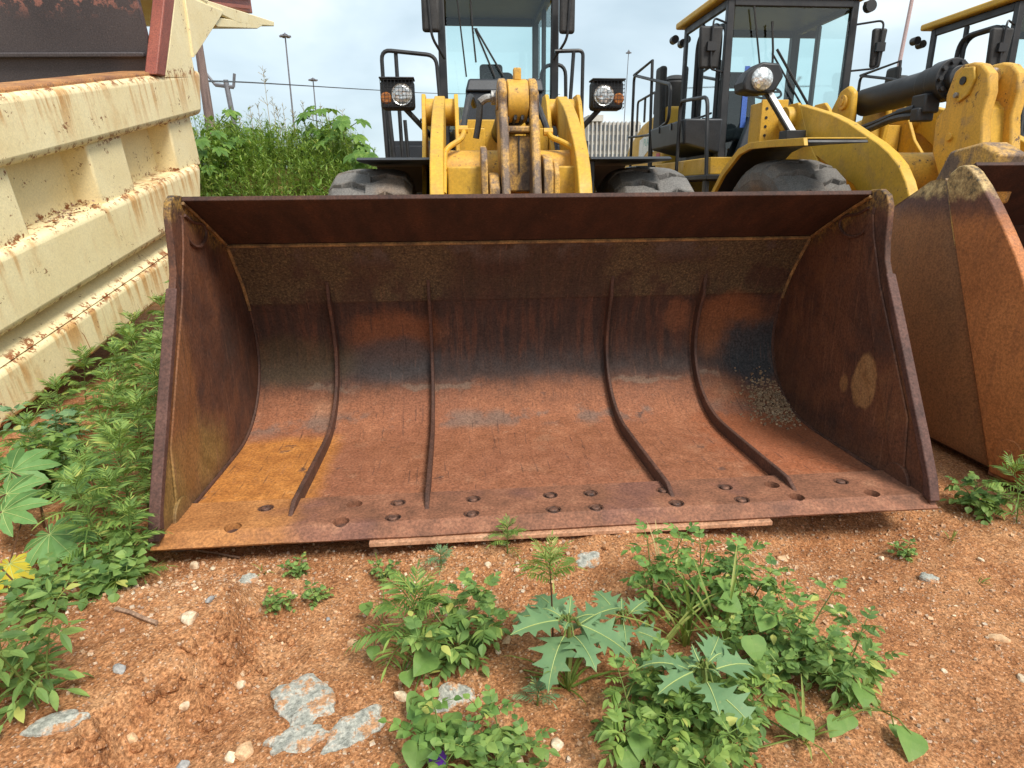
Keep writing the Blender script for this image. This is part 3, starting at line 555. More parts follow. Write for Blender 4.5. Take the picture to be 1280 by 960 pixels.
def front_frame(root, dx, dy, paint):
    b = MB()
    for s in (-1, 1):
        for o in (.13, -.13):
            x = dx+s*(.5+o) if o > 0 else dx+s*(.5+o)
            b.prx(shift([(3.2, .55), (3.1, 1.15), (3.72, 1.72), (3.90, 2.0), (3.98, 2.06), (4.14, 2.06), (4.22, 1.98), (4.3, 1.4), (4.9, 1.2), (4.9, .6)], dy, 0), x-.016, x+.016)
    b.box((dx-.36, 3.15+dy, .5), (dx+.36, 4.7+dy, 1.15)).box((dx-.34, 3.9+dy, 1.1), (dx-.02, 3.95+dy, 1.86)).box((dx+.02, 3.9+dy, 1.1), (dx+.34, 3.95+dy, 1.86))
    b.cyl((dx-1.0, 3.2+dy, .75), (dx+1.0, 3.2+dy, .75), .2, 20)
    return b.build('front_frame', paint, root, bevel=.006)
# ---------------------------------------------------------------- first loader, seen head-on
dx, dy = .055, -.45
front_end(L1, dx, dy, .5, 'yellow_paint', (-.02, -.13)); front_frame(L1, dx, dy, 'yellow_paint')
for s in (-1, 1):
    wheel(L1, dx+s*1.255, dx+s*.70, 2.75, .70, .765, dx+s*2)
    wheel(L1, dx+s*1.255, dx+s*.70, 6.1, .70, .765, dx+s*2)
    f = MB().prx([(2.25, 1.50), (2.3, 1.517), (3.45, 1.54), (3.62, 1.42), (3.66, 1.30), (3.64, 1.30), (3.58, 1.41), (3.44, 1.50), (2.3, 1.492)], dx+s*.48, dx+s*1.03)
    f.box((min(dx+s*.48, dx+s*.53), 2.35, .9), (max(dx+s*.48, dx+s*.53), 3.6, 1.5)).build('front_fender', 'black_paint', L1, bevel=.006)
# boxes on the cross tube, lever and linkage
for x0, x1 in ((-.40, -.175), (.275, .475)):
    MB().box((x0, 2.14, 1.05), (x1, 2.42, 1.455)).build('boom_box_section', 'yellow_paint', L1, bevel=.012)
bc = MB()
for x0, x1 in ((-.065, -.012), (.128, .182)):
    bc.prx([(2.19, 1.90), (2.20, 1.83), (2.10, 1.65), (2.02, 1.35), (1.86, 1.0), (1.84, .86), (1.95, .8), (2.08, .9), (2.28, 1.36), (2.42, 1.6), (2.47, 1.83), (2.45, 1.92), (2.39, 1.975), (2.32, 1.99), (2.25, 1.965)], x0, x1)
bc.box((-.03, 2.16, 1.655), (.15, 2.3, 1.695)).box((-.03, 2.2, 1.30), (.15, 2.25, 1.64))
bcl = bc.build('bell_crank', 'scraped_yellow', L1, bevel=.012)
MB().box((.055, 2.185, 1.42), (.062, 2.2, 1.64)).build('seam', 'black_paint', bcl)
MB().cyl((-.008, 2.32, 1.855), (.124, 2.32, 1.855), .128, 30).box((.035, 2.27, 1.97), (.083, 2.33, 2.045)).build('cylinder_eye', 'worn_yellow', bcl, bevel=.008)
MB().cyl((-.075, 2.32, 1.86), (.195, 2.32, 1.86), .06, 20).build('pin', 'scraped_yellow', bcl, bevel=.004)
hl = MB()
for x in (-.02, .03, .075, .115): hl.tube(spline([(x, 2.26, 1.72), (x+.01, 2.22, 1.745+.01*math.sin(x*90)), (x+.02, 2.32, 1.78)], 4), .012, 6)
hl.build('grease_hose', 'hose_rubber', bcl)
tcy = MB().cyl((.058, 2.55, 1.85), (.058, 3.85, 1.72), .095, 24).build('tilt_cylinder', 'black_paint', L1, bevel=.006)
MB().cyl((.058, 2.38, 1.86), (.058, 2.58, 1.85), .055, 18).build('rod', 'chrome', tcy)
MB().cyl((.058, 2.58, 1.847), (.058, 2.66, 1.839), .118, 24).build('gland', 'black_paint', tcy, bevel=.005)
# side lugs near the lever foot, scuffed purple-brown
for x0, x1, z1 in ((-.19, -.15, 1.58), (-.14, -.075, 1.42), (.20, .26, 1.53), (.265, .30, 1.5)):
    MB().prx([(2.02, 1.0), (2.04, z1-.1), (2.1, z1-.02), (2.2, z1), (2.28, z1-.08), (2.3, 1.0)], x0, x1).build('lug', 'scraped_yellow', L1, bevel=.008)
# tower face plates and hydraulic lines
for x0, x1 in ((-.30, -.10), (.21, .405)):
    MB().box((x0, 3.28, 1.15), (x1, 3.33, 1.78)).build('tower_plate', 'yellow_paint', L1, bevel=.006)
for s, pts in ((-1, [(555, 243), (556, 190), (562, 183), (577, 174), (580, 166), (579, 162)]), (1, [(729, 243), (722, 200), (716, 184), (700, 176), (689, 172), (685, 165)])):
    lp_ = [aty(px, py, 2.0+.006*(243-py)) for px, py in pts]
    pi = MB().tube(rounded(lp_, .05), .018, 10).build('hydraulic_pipe', 'yellow_paint', L1)
    e = lp_[-1]; MB().cyl(e-V((.03, 0, .0)), e+V((.03, 0, 0)), .026, 10).build('fitting', 'worn_yellow', pi)
    h = MB().tube(spline([e, e+V((-s*.02-.0, .12, .10)), e+V((s*-.06, .3, .24)), e+V((s*-.10, .6, .22))], 6), .022, 8).build('hydraulic_hose', 'hose_rubber', L1)
hp = [aty(px, py, 2.45) for px, py in ((595, 173), (599, 150), (600, 128), (606, 123), (614, 122))]
ho = MB().tube(rounded(hp[:4], .05), .021, 10).build('hydraulic_hose', 'hose_rubber', L1)
MB().tube(rounded(hp[2:]+[hp[-1]+V((.05, .05, 0))], .03), .026, 10).cyl(hp[-1]-V((.0, 0, 0)), hp[-1]+V((.035, 0, 0)), .045, 12).build('elbow_fitting', 'bare_steel', ho)
# headlamps in wire guards on angled arms
def caged_lamp(c, s):
    x, y, z = c
    body = MB().box((x-.135, y-.02, z-.115), (x+.135, y+.12, z+.115)).build('headlamp', 'black_paint', L1, bevel=.03)
    lx = x-s*.045 if s > 0 else x+.045
    lx = x + (.035 if s < 0 else -.035)
    MB().lathe([(.001, -.028), (.04, -.033), (.066, -.028), (.073, -.022), (.082, -.026), (.084, -.015), (.084, .0)], (lx, y-.012, z-.005), (0, 1, 0), 28).build('lens', 'lamp_reflector', body)
    ix = x - .092 if s < 0 else x+.092
    MB().lathe([(.001, -.02), (.035, -.018), (.045, -.010), (.047, .0)], (ix, y-.012, z-.03), (0, 1, 0), 22).build('indicator', 'amber_lens', body)
    g = MB()
    for k in range(10): xx = x-.13+.26*k/9; g.tube([(xx, y-.002, z-.11), (xx, y-.065, z-.1), (xx, y-.065, z+.1), (xx, y-.002, z+.11)], .0022, 4)
    for k in range(8): zz = z-.1+.2*k/7; g.tube([(x-.135, y-.002, zz), (x-.128, y-.0655, zz), (x+.128, y-.0655, zz), (x+.135, y-.002, zz)], .0022, 4)
    g.build('wire_guard', 'black_paint', body, smooth=0)
    MB().box((x-.14, y-.06, z+.108), (x+.14, y+.1, z+.122)).build('visor', 'black_paint', body, bevel=.006)
    MB().tube([(x-s*.05, y+.06, z-.1), (x-s*.30, y+.1, z-.36)], .022, 8).build('lamp_arm', 'black_paint', body)
caged_lamp((-.785, 3.6, 2.065), -1); caged_lamp((.945, 3.6, 2.065), 1)
# hand rails
R_ = .019
MB().tube(rounded([(-.99, 4.7, 1.45), (-.995, 4.7, 2.60), (-.48, 4.7, 2.555), (-.455, 4.7, 2.1)], .09), R_, 8).tube([(-.85, 4.72, 1.45), (-.862, 4.72, 2.585)], R_, 8).tube([(-.92, 4.6, 1.45), (-.955, 4.6, 2.1)], R_*1.3, 8).tube(rounded([(-.985, 4.58, 1.5), (-1.0, 4.58, 2.3), (-.87, 4.58, 2.32), (-.86, 4.58, 2.1)], .1), R_, 8).tube([(-.80, 4.9, 1.5), (-.82, 4.9, 2.0)], R_, 8).tube([(-.66, 4.7, 1.98), (-.40, 4.7, 1.99)], R_*.8, 6).build('handrail', 'black_paint', L1)
MB().tube(rounded([(.70, 4.9, 2.64), (.985, 4.9, 2.65), (.985, 4.9, 1.5)], .05), R_, 8).tube([(.89, 4.9, 2.64), (.865, 4.9, 2.22), (.87, 4.9, 1.5)], R_, 8).tube(rounded([(.62, 5.2, 2.1), (.60, 5.2, 2.56), (.86, 5.2, 2.58), (.87, 5.2, 2.15)], .14), R_, 8).build('handrail', 'black_paint', L1)
# side boxes either side of the cab, hood behind
for s in (-1, 1):
    x0, x1 = sorted((dx+s*.45, dx+s*1.08)); MB().box((x0, 5.25, 1.45), (x1, 6.3, 1.83)).box((x0+.03, 5.235, 1.5), (x1-.06, 5.25, 1.78)).build('step_box', 'charcoal_panel', L1, bevel=.03)
MB().prx([(6.75, 1.1), (6.75, 2.35), (8.2, 2.2), (8.7, 1.9), (8.8, 1.0)], dx-.75, dx+.75).build('engine_hood', 'yellow_paint', L1, bevel=.05)
MB().box((dx-.5, 4.3, .55), (dx+.5, 8.7, 1.12)).build('rear_frame', 'black_paint', L1, bevel=.02)
def cab(root, xa, xb, yf, yb, z0, z1, roofmat, dash, pw=.045, sill=None, yaw=0):
    sill = sill or z0+.5
    b = MB()
    for x in (xa, xb):
        s = 1 if x == xa else -1
        b.hexa([(x, yf, z0), (x+s*pw*2, yf, z0), (x+s*pw*2, yf+.08, z0), (x, yf+.08, z0)], [(x, yf+.02, z1), (x+s*pw*1.6, yf+.02, z1), (x+s*pw*1.6, yf+.09, z1), (x, yf+.09, z1)])
        b.box((min(x, x+s*pw*1.6), yb-.09, z0), (max(x, x+s*pw*1.6), yb, z1))
        b.box((min(x, x+s*.05), yf+.08, z0), (max(x, x+s*.05), yb-.09, sill))
        b.box((min(x, x+s*.06), yf+.08, z1-.09), (max(x, x+s*.06), yb-.09, z1))
        ym = yf+(yb-yf)*.56; b.box((min(x, x+s*.05), ym-.03, sill), (max(x, x+s*.05), ym+.03, z1-.09))
    b.box((xa+.07, yb-.05, z0), (xb-.07, yb-.003, z0+.62)).box((xa+.07, yb-.06, z1-.1), (xb-.07, yb-.003, z1)).box((xa+.07, yf+.012, z1-.08), (xb-.07, yf+.075, z1))
    b.box((xa+.05, yf+.1, z0), (xb-.05, yb-.06, z0+.06))
    c = b.build('cab', 'black_paint', root, bevel=.012)
    MB().box((xa-.08, yf-.02, z1+.005), (xb+.08, yb+.12, z1+.085)).build('roof', roofmat, c, bevel=.025, seg=3)
    MB().box((xa+.06, yf+.09, z1-.035), (xb-.06, yb-.1, z1+.002)).build('roof_lining', 'charcoal_panel', c, bevel=.01)
    MB().add([(xa+.09, yf+.03, z0+.1), (xb-.09, yf+.03, z0+.1), (xb-.09, yf+.035, z1-.08), (xa+.09, yf+.035, z1-.08)], [(0, 1, 2, 3)]).build('windscreen', 'tinted_glass', c)
    ym = yf+(yb-yf)*.56
    for x in (xa+.02, xb-.026):
        MB().add([(x, yf+.085, sill+.005), (x, ym-.03, sill+.005), (x, ym-.03, z1-.09), (x, yf+.085, z1-.09)], [(0, 1, 2, 3)]).build('side_window', 'tinted_glass', c)
        MB().add([(x, ym+.03, sill+.005), (x, yb-.09, sill+.005), (x, yb-.09, z1-.09), (x, ym+.03, z1-.09)], [(0, 1, 2, 3)]).build('side_window', 'tinted_glass', c)
    MB().add([(xa+.07, yb-.03, z0+.62), (xb-.07, yb-.03, z0+.62), (xb-.07, yb-.03, z1-.1), (xa+.07, yb-.03, z1-.1)], [(0, 1, 2, 3)]).build('rear_window', 'tinted_glass', c)
    xm = (xa+xb)/2
    MB().box((xm-.25, yf+.75, z0+.45), (xm+.25, yf+1.2, z0+.6)).prx([(yf+1.18, z0+.55), (yf+1.30, z0+1.1), (yf+1.40, z0+1.1), (yf+1.32, z0+.55)], xm-.24, xm+.24).prx([(yf+1.30, z0+1.13), (yf+1.32, z0+1.33), (yf+1.40, z0+1.33), (yf+1.40, z0+1.13)], xm-.14, xm+.14).build('seat', 'seat_fabric', c, bevel=.05, seg=3)
    ring = [(xm+.2*math.cos(a), yf+.55+.16*math.sin(a), z0+.98+.10*math.sin(a)) for a in np.linspace(0, 2*math.pi, 33)]
    MB().tube(ring, .014, 6, cap=False).tube([(xm, yf+.35, z0+.55), (xm, yf+.55, z0+.98)], .03, 8).tube([(xm-.2, yf+.55, z0+.98), (xm+.2, yf+.55, z0+.98)], .012, 6).build('steering_wheel', 'dusty_black_plastic', c)
    return c
c1 = cab(L1, -.46, .765, 5.05, 6.75, 1.45, 3.36, 'yellow_paint', True, sill=1.95)
MB().hexa([(-.33, 4.86, 1.6), (.62, 4.86, 1.6), (.62, 5.04, 1.6), (-.33, 5.04, 1.6)], [(-.195, 4.86, 2.26), (.58, 4.86, 2.26), (.58, 5.04, 2.26), (-.195, 5.04, 2.26)]).hexa([(-.205, 4.83, 2.262), (.59, 4.83, 2.262), (.59, 5.05, 2.262), (-.205, 5.05, 2.262)], [(-.17, 4.88, 2.385), (.57, 4.88, 2.385), (.57, 5.04, 2.385), (-.17, 5.04, 2.385)]).build('cowl', 'charcoal_panel', c1, bevel=.02)
MB().hexa([(-.05, 5.2, 2.2), (.40, 5.2, 2.2), (.40, 5.35, 2.2), (-.05, 5.35, 2.2)], [(.0, 5.2, 2.5), (.3, 5.2, 2.5), (.3, 5.3, 2.5), (.0, 5.3, 2.5)]).build('instrument_console', 'dusty_black_plastic', c1, bevel=.04)
def pxpath(pts, Y): return [aty(a, b, Y) for a, b in pts]
MB().tube(pxpath([(619, 97), (594, 37)], 5.03), .010, 6).tube(pxpath([(629, 95), (596, 38)], 5.03), .010, 6).tube(pxpath([(588, 0), (591, 40), (595, 78)], 5.025), .009, 6).tube(pxpath([(592, 42), (591, 36), (596, 36), (597, 40)], 5.022), .008, 6).build('wiper', 'dusty_black_plastic', c1)
MB().tube(pxpath([(571, -5), (583, 96)], 5.06), .008, 6).build('wiper_hose', 'dusty_black_plastic', c1)
for x0, x1, s in ((-.605, -.43, -1), (.735, .89, 1)):
    mr = MB().box((x0, 4.84, 2.79), (x1, 4.91, 3.2)).build('mirror', 'dusty_black_plastic', c1, bevel=.03, seg=3)
    MB().tube(rounded([((x0+x1)/2-s*-.02, 4.83, 3.1), ((x0+x1)/2, 4.83, 2.74), ((-.40 if s < 0 else .70), 4.98, 2.58)], .08), .013, 8).build('mirror_arm', 'black_paint', mr)
# ---------------------------------------------------------------- second loader, parallel on the right
L2 = thing('wheel_loader', 'yellow wheel loader with exposed black tilt cylinder, parked right beside the one with caged lamps', 'wheel loader', (3.45, 3.2, 0), 'wheel loaders parked in a row')
ex = 3.45
front_end(L2, ex, 0, .6, 'yellow_paint'); front_frame(L2, ex, 0, 'yellow_paint')
for s in (-1, 1):
    wheel(L2, ex+s*1.34, ex+s*.78, 3.2, .76, .775, ex+s*2)
    wheel(L2, ex+s*1.34, ex+s*.78, 6.6, .76, .775, ex+s*2)
    out = [(2.40, 1.628), (2.9, 1.648), (3.25, 1.655), (3.45, 1.62), (3.75, 1.46), (4.05, 1.20), (4.2, .95)]
    x0, x1 = sorted((ex+s*.93, ex+s*1.37))
    fd = MB().prx(out+[(y-.015, z-.022) for y, z in out[::-1]], x0, x1).build('front_fender', 'black_paint', L2, bevel=.006)
    xe = ex+s*1.37; x0, x1 = sorted((xe, xe+s*.03))
    b = MB().prx(shift(out, 0, .012)+[(y-.02, z-.04) for y, z in out[::-1]], x0, x1)
    b.prx(shift(out, 0, .014)+[(y, z+.004) for y, z in out[::-1]], *sorted((ex+s*.94, xe))).build('fender_edge', 'yellow_paint', fd, bevel=.005)
# bell crank and tilt cylinder
BC = [(2.17, 2.09), (2.25, 2.115), (2.34, 2.115), (2.41, 2.08), (2.46, 1.93), (2.45, 1.84), (2.53, 1.78), (2.51, 1.54), (2.40, 1.36), (2.2, 1.2), (2.02, .95), (1.9, .9), (1.86, 1.0), (1.95, 1.3), (2.02, 1.5), (2.08, 1.75), (2.06, 1.9), (2.09, 2.02)]
BCs = shift(BC, .28, .03)
b2 = MB().prx(BCs, ex-.15, ex-.07).prx(BCs, ex+.07, ex+.15).build('bell_crank', 'worn_yellow', L2, bevel=.014)
MB().prx(shift([(2.44, 1.80), (2.42, 1.58), (2.2, 1.5), (2.1, 1.52), (2.15, 1.8), (2.22, 1.86), (2.38, 1.86)], .28, .03), ex-.07, ex+.07).build('web', 'yellow_paint', b2)
MB().prx(shift([(2.21, 2.08), (2.3, 2.09), (2.36, 2.03), (2.37, 1.9), (2.3, 1.86), (2.22, 1.9), (2.18, 2.0)], .28, .03), ex-.172, ex-.151).build('pin_plate', 'yellow_paint', b2, bevel=.006)
MB().cyl((ex-.182, 2.56, 2.03), (ex-.165, 2.56, 2.03), .028, 14).build('pin', 'black_paint', b2); MB().cyl((ex-.19, 2.60, 1.94), (ex-.16, 2.60, 1.94), .02, 10).build('bolt', 'bare_steel', b2, bevel=.003)
MB().cyl((ex-.17, 2.62, 1.66), (ex-.145, 2.62, 1.66), .03, 12).build('bolt', 'worn_yellow', b2, bevel=.004)
A, B, Cc = V((ex, 3.98, 2.06)), V((ex, 2.95, 2.09)), V((ex, 2.5, 2.05))
ct = MB().cyl(A, B, .118, 32).build('tilt_cylinder', 'black_paint', L2, bevel=.006)
d_ = (B-A).normalized()
gl = MB().cyl(B-d_*.06, B+d_*.07, .15, 32).cyl(B-d_*.2, B-d_*.07, .128, 28).cyl(B+d_*.07, B+d_*.13, .085, 24).build('gland', 'black_paint', ct, bevel=.006)
for k in range(10):
    a = 2*math.pi*k/10; p = B+d_*.07+V((math.cos(a)*.12, 0, math.sin(a)*.12)); MB().cyl(p, p+d_*.025, .018, 6).build('bolt', 'black_paint', gl)
MB().cyl(B, Cc-d_*.0, .056, 24).build('rod', 'chrome', ct)
MB().box((ex-.17, 2.93, 1.86), (ex-.04, 3.09, 2.0)).box((ex-.20, 2.95, 1.80), (ex-.06, 3.04, 1.9)).build('valve_block', 'black_paint', ct, bevel=.012)
b = MB()
for x in (ex-.2, ex+.14): b.prx([(3.9, 1.6), (3.84, 1.95), (3.86, 2.14), (3.95, 2.2), (4.06, 2.17), (4.2, 2.0), (4.3, 1.6)], x, x+.06)
cv = b.build('clevis', 'yellow_paint', L2, bevel=.02)
MB().cyl((ex-.225, 3.97, 2.06), (ex-.2, 3.97, 2.06), .065, 20).cyl((ex-.235, 3.97, 2.06), (ex-.22, 3.97, 2.06), .03, 14).build('pin_plate', 'worn_yellow', cv, bevel=.004)
for o, zz in ((0, 0), (.05, -.05)):
    MB().tube(spline([(ex-.14, 3.02, 1.90+zz), (ex-.17-o, 3.2, 1.89+zz), (ex-.2-o, 3.5, 1.83+zz), (ex-.24-o, 3.8, 1.80+zz), (ex-.28, 4.05, 1.92+zz), (ex-.34, 4.22, 1.98+zz), (ex-.4, 4.5, 1.8)], 6), .027, 8).build('hydraulic_hose', 'hose_rubber', L2)
MB().cyl((ex-.15, 3.05, 1.90), (ex-.17, 3.22, 1.885), .036, 12).build('hose_fitting', 'black_paint', L2)
# lamp on a square arm with a white face
lb, lt = V((2.66, 3.75, 1.78)), V((2.52, 4.02, 2.16))
la = MB(); q = (lt-lb); sx = V((.03, 0, 0)); sy = V((0, .03, 0))
la.hexa([lb-sx-sy, lb+sx-sy, lb+sx+sy, lb-sx+sy], [lt-sx-sy, lt+sx-sy, lt+sx+sy, lt-sx+sy]).box((2.58, 3.68, 1.70), (2.76, 3.82, 1.80)); lamp2 = la.build('headlamp', 'black_paint', L2, bevel=.006)
off = V((.005, -.034, 0)); MB().hexa([lb-sx*.7+off, lb+sx+off, lb+sx+off*1.1, lb-sx*.7+off*1.1], [lt-sx*.7+off, lt+sx+off, lt+sx+off*1.1, lt-sx*.7+off*1.1]).build('white_face', 'white_trim', lamp2)
hx = [(a*1.25, b*1.2) for a, b in [(-.16, -.02), (-.13, .05), (-.03, .12), (.10, .11), (.14, .02), (.08, -.09), (-.06, -.10), (-.15, -.08)]]
cl = V((2.45, 3.98, 2.245))
hs = MB().prism([cl+V((a, -.06+.25*a*0, b)) for a, b in hx], (0, .22, 0)).build('lamp_housing', 'black_paint', lamp2, bevel=.02)
MB().lathe([(.001, -.05), (.05, -.045), (.09, -.02), (.10, .0), (.10, .03)], cl+V((-.03, -.065, .0)), (0, 1, 0), 26).build('lens', 'lamp_reflector', lamp2)
MB().prism([(2.60, 4.25, 1.65), (2.60, 4.25, 2.12), (2.86, 4.25, 2.12), (2.86, 4.25, 1.65)], (0, .03, 0)).box((2.60, 4.28, 1.65), (2.63, 4.5, 2.1)).build('perforated_bracket', 'yellow_paint', L2, bevel=.006)
for k in range(5):
    MB().cyl((2.65, 4.246, 1.72+.08*k), (2.65, 4.249, 1.72+.08*k), .014, 10).build('bracket_hole', 'black_paint', L2)
# cab
c2 = cab(L2, 2.68, 4.18, 5.45, 6.85, 1.45, 3.29, 'yellow_paint', True, pw=.05, sill=2.0)
MB().hexa([(2.80, 5.30, 1.5), (4.1, 5.30, 1.5), (4.1, 5.44, 1.5), (2.80, 5.44, 1.5)], [(3.0, 5.36, 2.10), (4.1, 5.36, 2.10), (4.1, 5.44, 2.10), (3.0, 5.44, 2.10)]).build('cowl', 'charcoal_panel', c2, bevel=.02)
MB().prism([(2.68, 5.44, 1.48), (2.68, 5.44, 1.60), (2.9, 5.44, 1.62), (3.02, 5.44, 2.1), (3.2, 5.44, 2.1), (3.2, 5.44, 1.48)], (0, -.012, 0)).build('corner_panel', 'charcoal_panel', c2, bevel=.004)
b = MB(); a0, a1 = V((2.66, 5.6, 2.0)), V((2.66, 6.25, 3.1))
b.tube(rounded([(2.665, 5.58, 2.02), (2.665, 5.58, 3.08), (2.665, 6.28, 3.08), (2.665, 6.28, 2.02), (2.665, 5.58, 2.02)], .2, 7), .026, 8).build('door_frame', 'black_paint', c2)
MB().box((2.645, 5.60, 1.5), (2.675, 6.27, 2.0)).build('door_panel', 'charcoal_panel', c2, bevel=.02)
MB().tube(rounded([(2.64, 5.62, 2.15), (2.6, 5.75, 2.13), (2.6, 6.1, 2.13), (2.64, 6.2, 2.15)], .04), .012, 6).build('door_grab_bar', 'black_paint', c2)
# wiper, decals on glass
MB().tube([(3.75, 5.40, 2.12), (3.25, 5.41, 2.78)], .014, 6).tube([(3.67, 5.40, 2.12), (3.2, 5.41, 2.74)], .010, 6).tube([(3.16, 5.40, 3.05), (3.2, 5.40, 2.78), (3.22, 5.40, 2.5)], .012, 6).build('wiper', 'dusty_black_plastic', c2)
MB().tube([(2.95, 5.42, 3.2), (3.08, 5.42, 2.6)], .01, 6).build('wiper_hose', 'dusty_black_plastic', c2)
MB().box((2.93, 5.468, 1.98), (2.99, 5.47, 2.62)).build('windscreen_decal', 'sticker_blue', c2)
# mirrors
def mirror(parent, x0, x1, y, z0, z1, xj):
    m = MB().hexa([(x0+.02, y-.03, z0), (x1-.03, y-.03, z0), (x1-.03, y+.03, z0), (x0+.02, y+.03, z0)], [(x0, y-.035, z1), (x1, y-.035, z1), (x1, y+.035, z1), (x0, y+.035, z1)]).build('mirror', 'dusty_black_plastic', parent, bevel=.025, seg=3)
    xc = (x0+x1)/2
    MB().tube(rounded([(xj, y+.1, z0-.02), (xc, y-.05, z0-.01), (xc, y-.055, z1+.07), (xj, y+.1, z1+.05)], .06), .011, 8).box((xc-.05, y-.07, (z0+z1)/2-.04), (xc+.05, y-.03, (z0+z1)/2+.05)).build('mirror_bracket', 'black_paint', m)
mirror(c2, 2.36, 2.62, 5.42, 2.58, 3.0, 2.72); mirror(c2, 4.34, 4.50, 5.42, 2.6, 3.0, 4.14)
MB().cyl((4.2, 5.35, 3.19), (4.2, 5.28, 3.19), .06, 16).box((4.16, 5.33, 3.2), (4.22, 5.37, 3.24)).build('work_lamp', 'black_paint', c2)
MB().cyl((2.62, 7.0, 3.2), (2.62, 7.1, 3.2), .05, 14).cyl((2.75, 7.06, 3.17), (2.75, 7.16, 3.17), .05, 14).build('work_lamp', 'black_paint', c2)
# platform, tool box, ladder rails
tb = MB().hexa([(2.24, 5.35, 1.80), (2.66, 5.35, 1.70), (2.66, 6.55, 1.70), (2.24, 6.55, 1.80)], [(2.22, 5.30, 2.06), (2.66, 5.30, 2.06), (2.66, 6.6, 2.06), (2.22, 6.6, 2.06)]).build('side_box', 'charcoal_panel', L2, bevel=.02)
MB().box((2.235, 5.4, 1.925), (2.24, 6.5, 1.935)).box((2.212, 5.75, 1.98), (2.222, 5.79, 2.055)).box((2.212, 6.2, 1.98), (2.222, 6.24, 2.055)).build('latch', 'black_paint', tb)
MB().box((2.18, 4.45, 1.40), (2.7, 6.6, 1.45)).box((2.2, 4.5, 1.0), (2.24, 4.6, 1.4)).build('platform', 'black_paint', L2, bevel=.008)
MB().box((2.25, 4.55, 1.451), (2.6, 6.4, 1.62)).build('yellow_step', 'yellow_paint', L2, bevel=.01)
MB().tube(rounded([(2.2, 5.42, 1.42), (2.2, 5.42, 2.25), (2.2, 4.62, 2.19), (2.2, 4.5, 1.42)], .1), .02, 8).build('handrail', 'black_paint', L2)
MB().tube(rounded([(2.25, 6.6, 1.45), (2.25, 6.6, 2.0), (2.25, 5.95, 2.1), (2.25, 5.95, 2.5), (2.25, 7.6, 2.86), (2.25, 7.6, 1.6)], .1), .02, 8).tube([(2.25, 7.6, 2.86), (2.25, 6.75, 2.9), (2.25, 6.65, 1.45)], .02, 8).tube([(2.25, 7.75, 2.05), (2.25, 6.7, 2.0)], .016, 8).build('handrail', 'black_paint', L2)
# engine hood and rear
hd = MB().prx([(7.15, 1.2), (7.15, 2.42), (8.3, 2.28), (9.0, 2.02), (9.3, 1.7), (9.35, 1.0)], ex-.86, ex+.86).build('engine_hood', 'yellow_paint', L2, bevel=.06, seg=3)
xd = ex-.8625
dec = MB().prism([(xd, 7.30, 1.82), (xd, 7.30, 2.16), (xd, 7.42, 2.18), (xd, 7.6, 2.17), (xd, 8.35, 2.05), (xd, 8.38, 1.80), (xd, 8.2, 1.76), (xd, 8.1, 1.80), (xd, 7.8, 1.90), (xd, 7.6, 1.84), (xd, 7.5, 1.9), (xd, 7.42, 1.96)], (-.002, 0, 0)).build('hood_decal', 'white_trim', hd)
MB().prism([(xd-.003, 7.32, 1.83), (xd-.003, 7.46, 1.95), (xd-.003, 7.56, 1.83)], (-.002, 0, 0)).build('decal_triangle', 'yellow_paint', hd)
MB().box((xd-.004, 7.30, 1.74), (xd-.001, 7.46, 1.81)).build('decal_block', 'sticker_red', hd)
fc = bpy.data.curves.new('lettering', 'FONT'); fc.body = 'PLANT'; fc.size = .15; fo = bpy.data.objects.new('lettering', fc); COL.objects.link(fo)
tm = bpy.data.meshes.new_from_object(fo.evaluated_get(bpy.context.evaluated_depsgraph_get())); bpy.data.objects.remove(fo)
tm.transform(Matrix(((0, 0, -1, xd-.004), (-1, 0, 0, 8.12), (0, 1, 0, 1.95), (0, 0, 0, 1)))); link('decal_lettering', tm, 'sticker_green', hd)
MB().box((2.3, 6.9, 1.40), (2.75, 9.0, 1.52)).build('rear_deck', 'yellow_paint', L2, bevel=.01)
MB().box((ex-.5, 4.6, .6), (ex+.5, 9.2, 1.2)).build('rear_frame', 'black_paint', L2, bevel=.02)
MB().prx([(6.75, 1.62), (7.3, 1.62), (7.45, 1.5), (7.45, 1.3), (7.42, 1.3), (7.41, 1.48), (7.28, 1.58), (6.75, 1.58)], 2.1, 2.75).build('rear_fender', 'black_paint', L2, bevel=.01)
MB().hexa([(2.52, 7.15, 2.1), (2.60, 7.15, 2.1), (2.60, 7.5, 2.1), (2.52, 7.5, 2.1)], [(2.5, 7.18, 2.92), (2.6, 7.18, 2.92), (2.6, 7.42, 2.92), (2.5, 7.42, 2.92)]).build('air_duct', 'dusty_black_plastic', L2, bevel=.09, seg=4)
MB().cyl((2.85, 7.6, 2.35), (2.85, 7.6, 2.78), .2, 24).cyl((2.85, 7.6, 2.78), (2.85, 7.6, 2.86), .2, 24, .1).build('precleaner', 'dusty_black_plastic', L2, bevel=.03)
MB().tube(rounded([(2.6, 7.7, 2.36), (2.6, 7.7, 2.66), (2.6, 8.6, 2.64), (2.6, 8.6, 2.2)], .06), .018, 8).tube([(2.6, 8.2, 2.3), (2.6, 8.2, 2.65)], .018, 8).build('handrail', 'black_paint', L2)
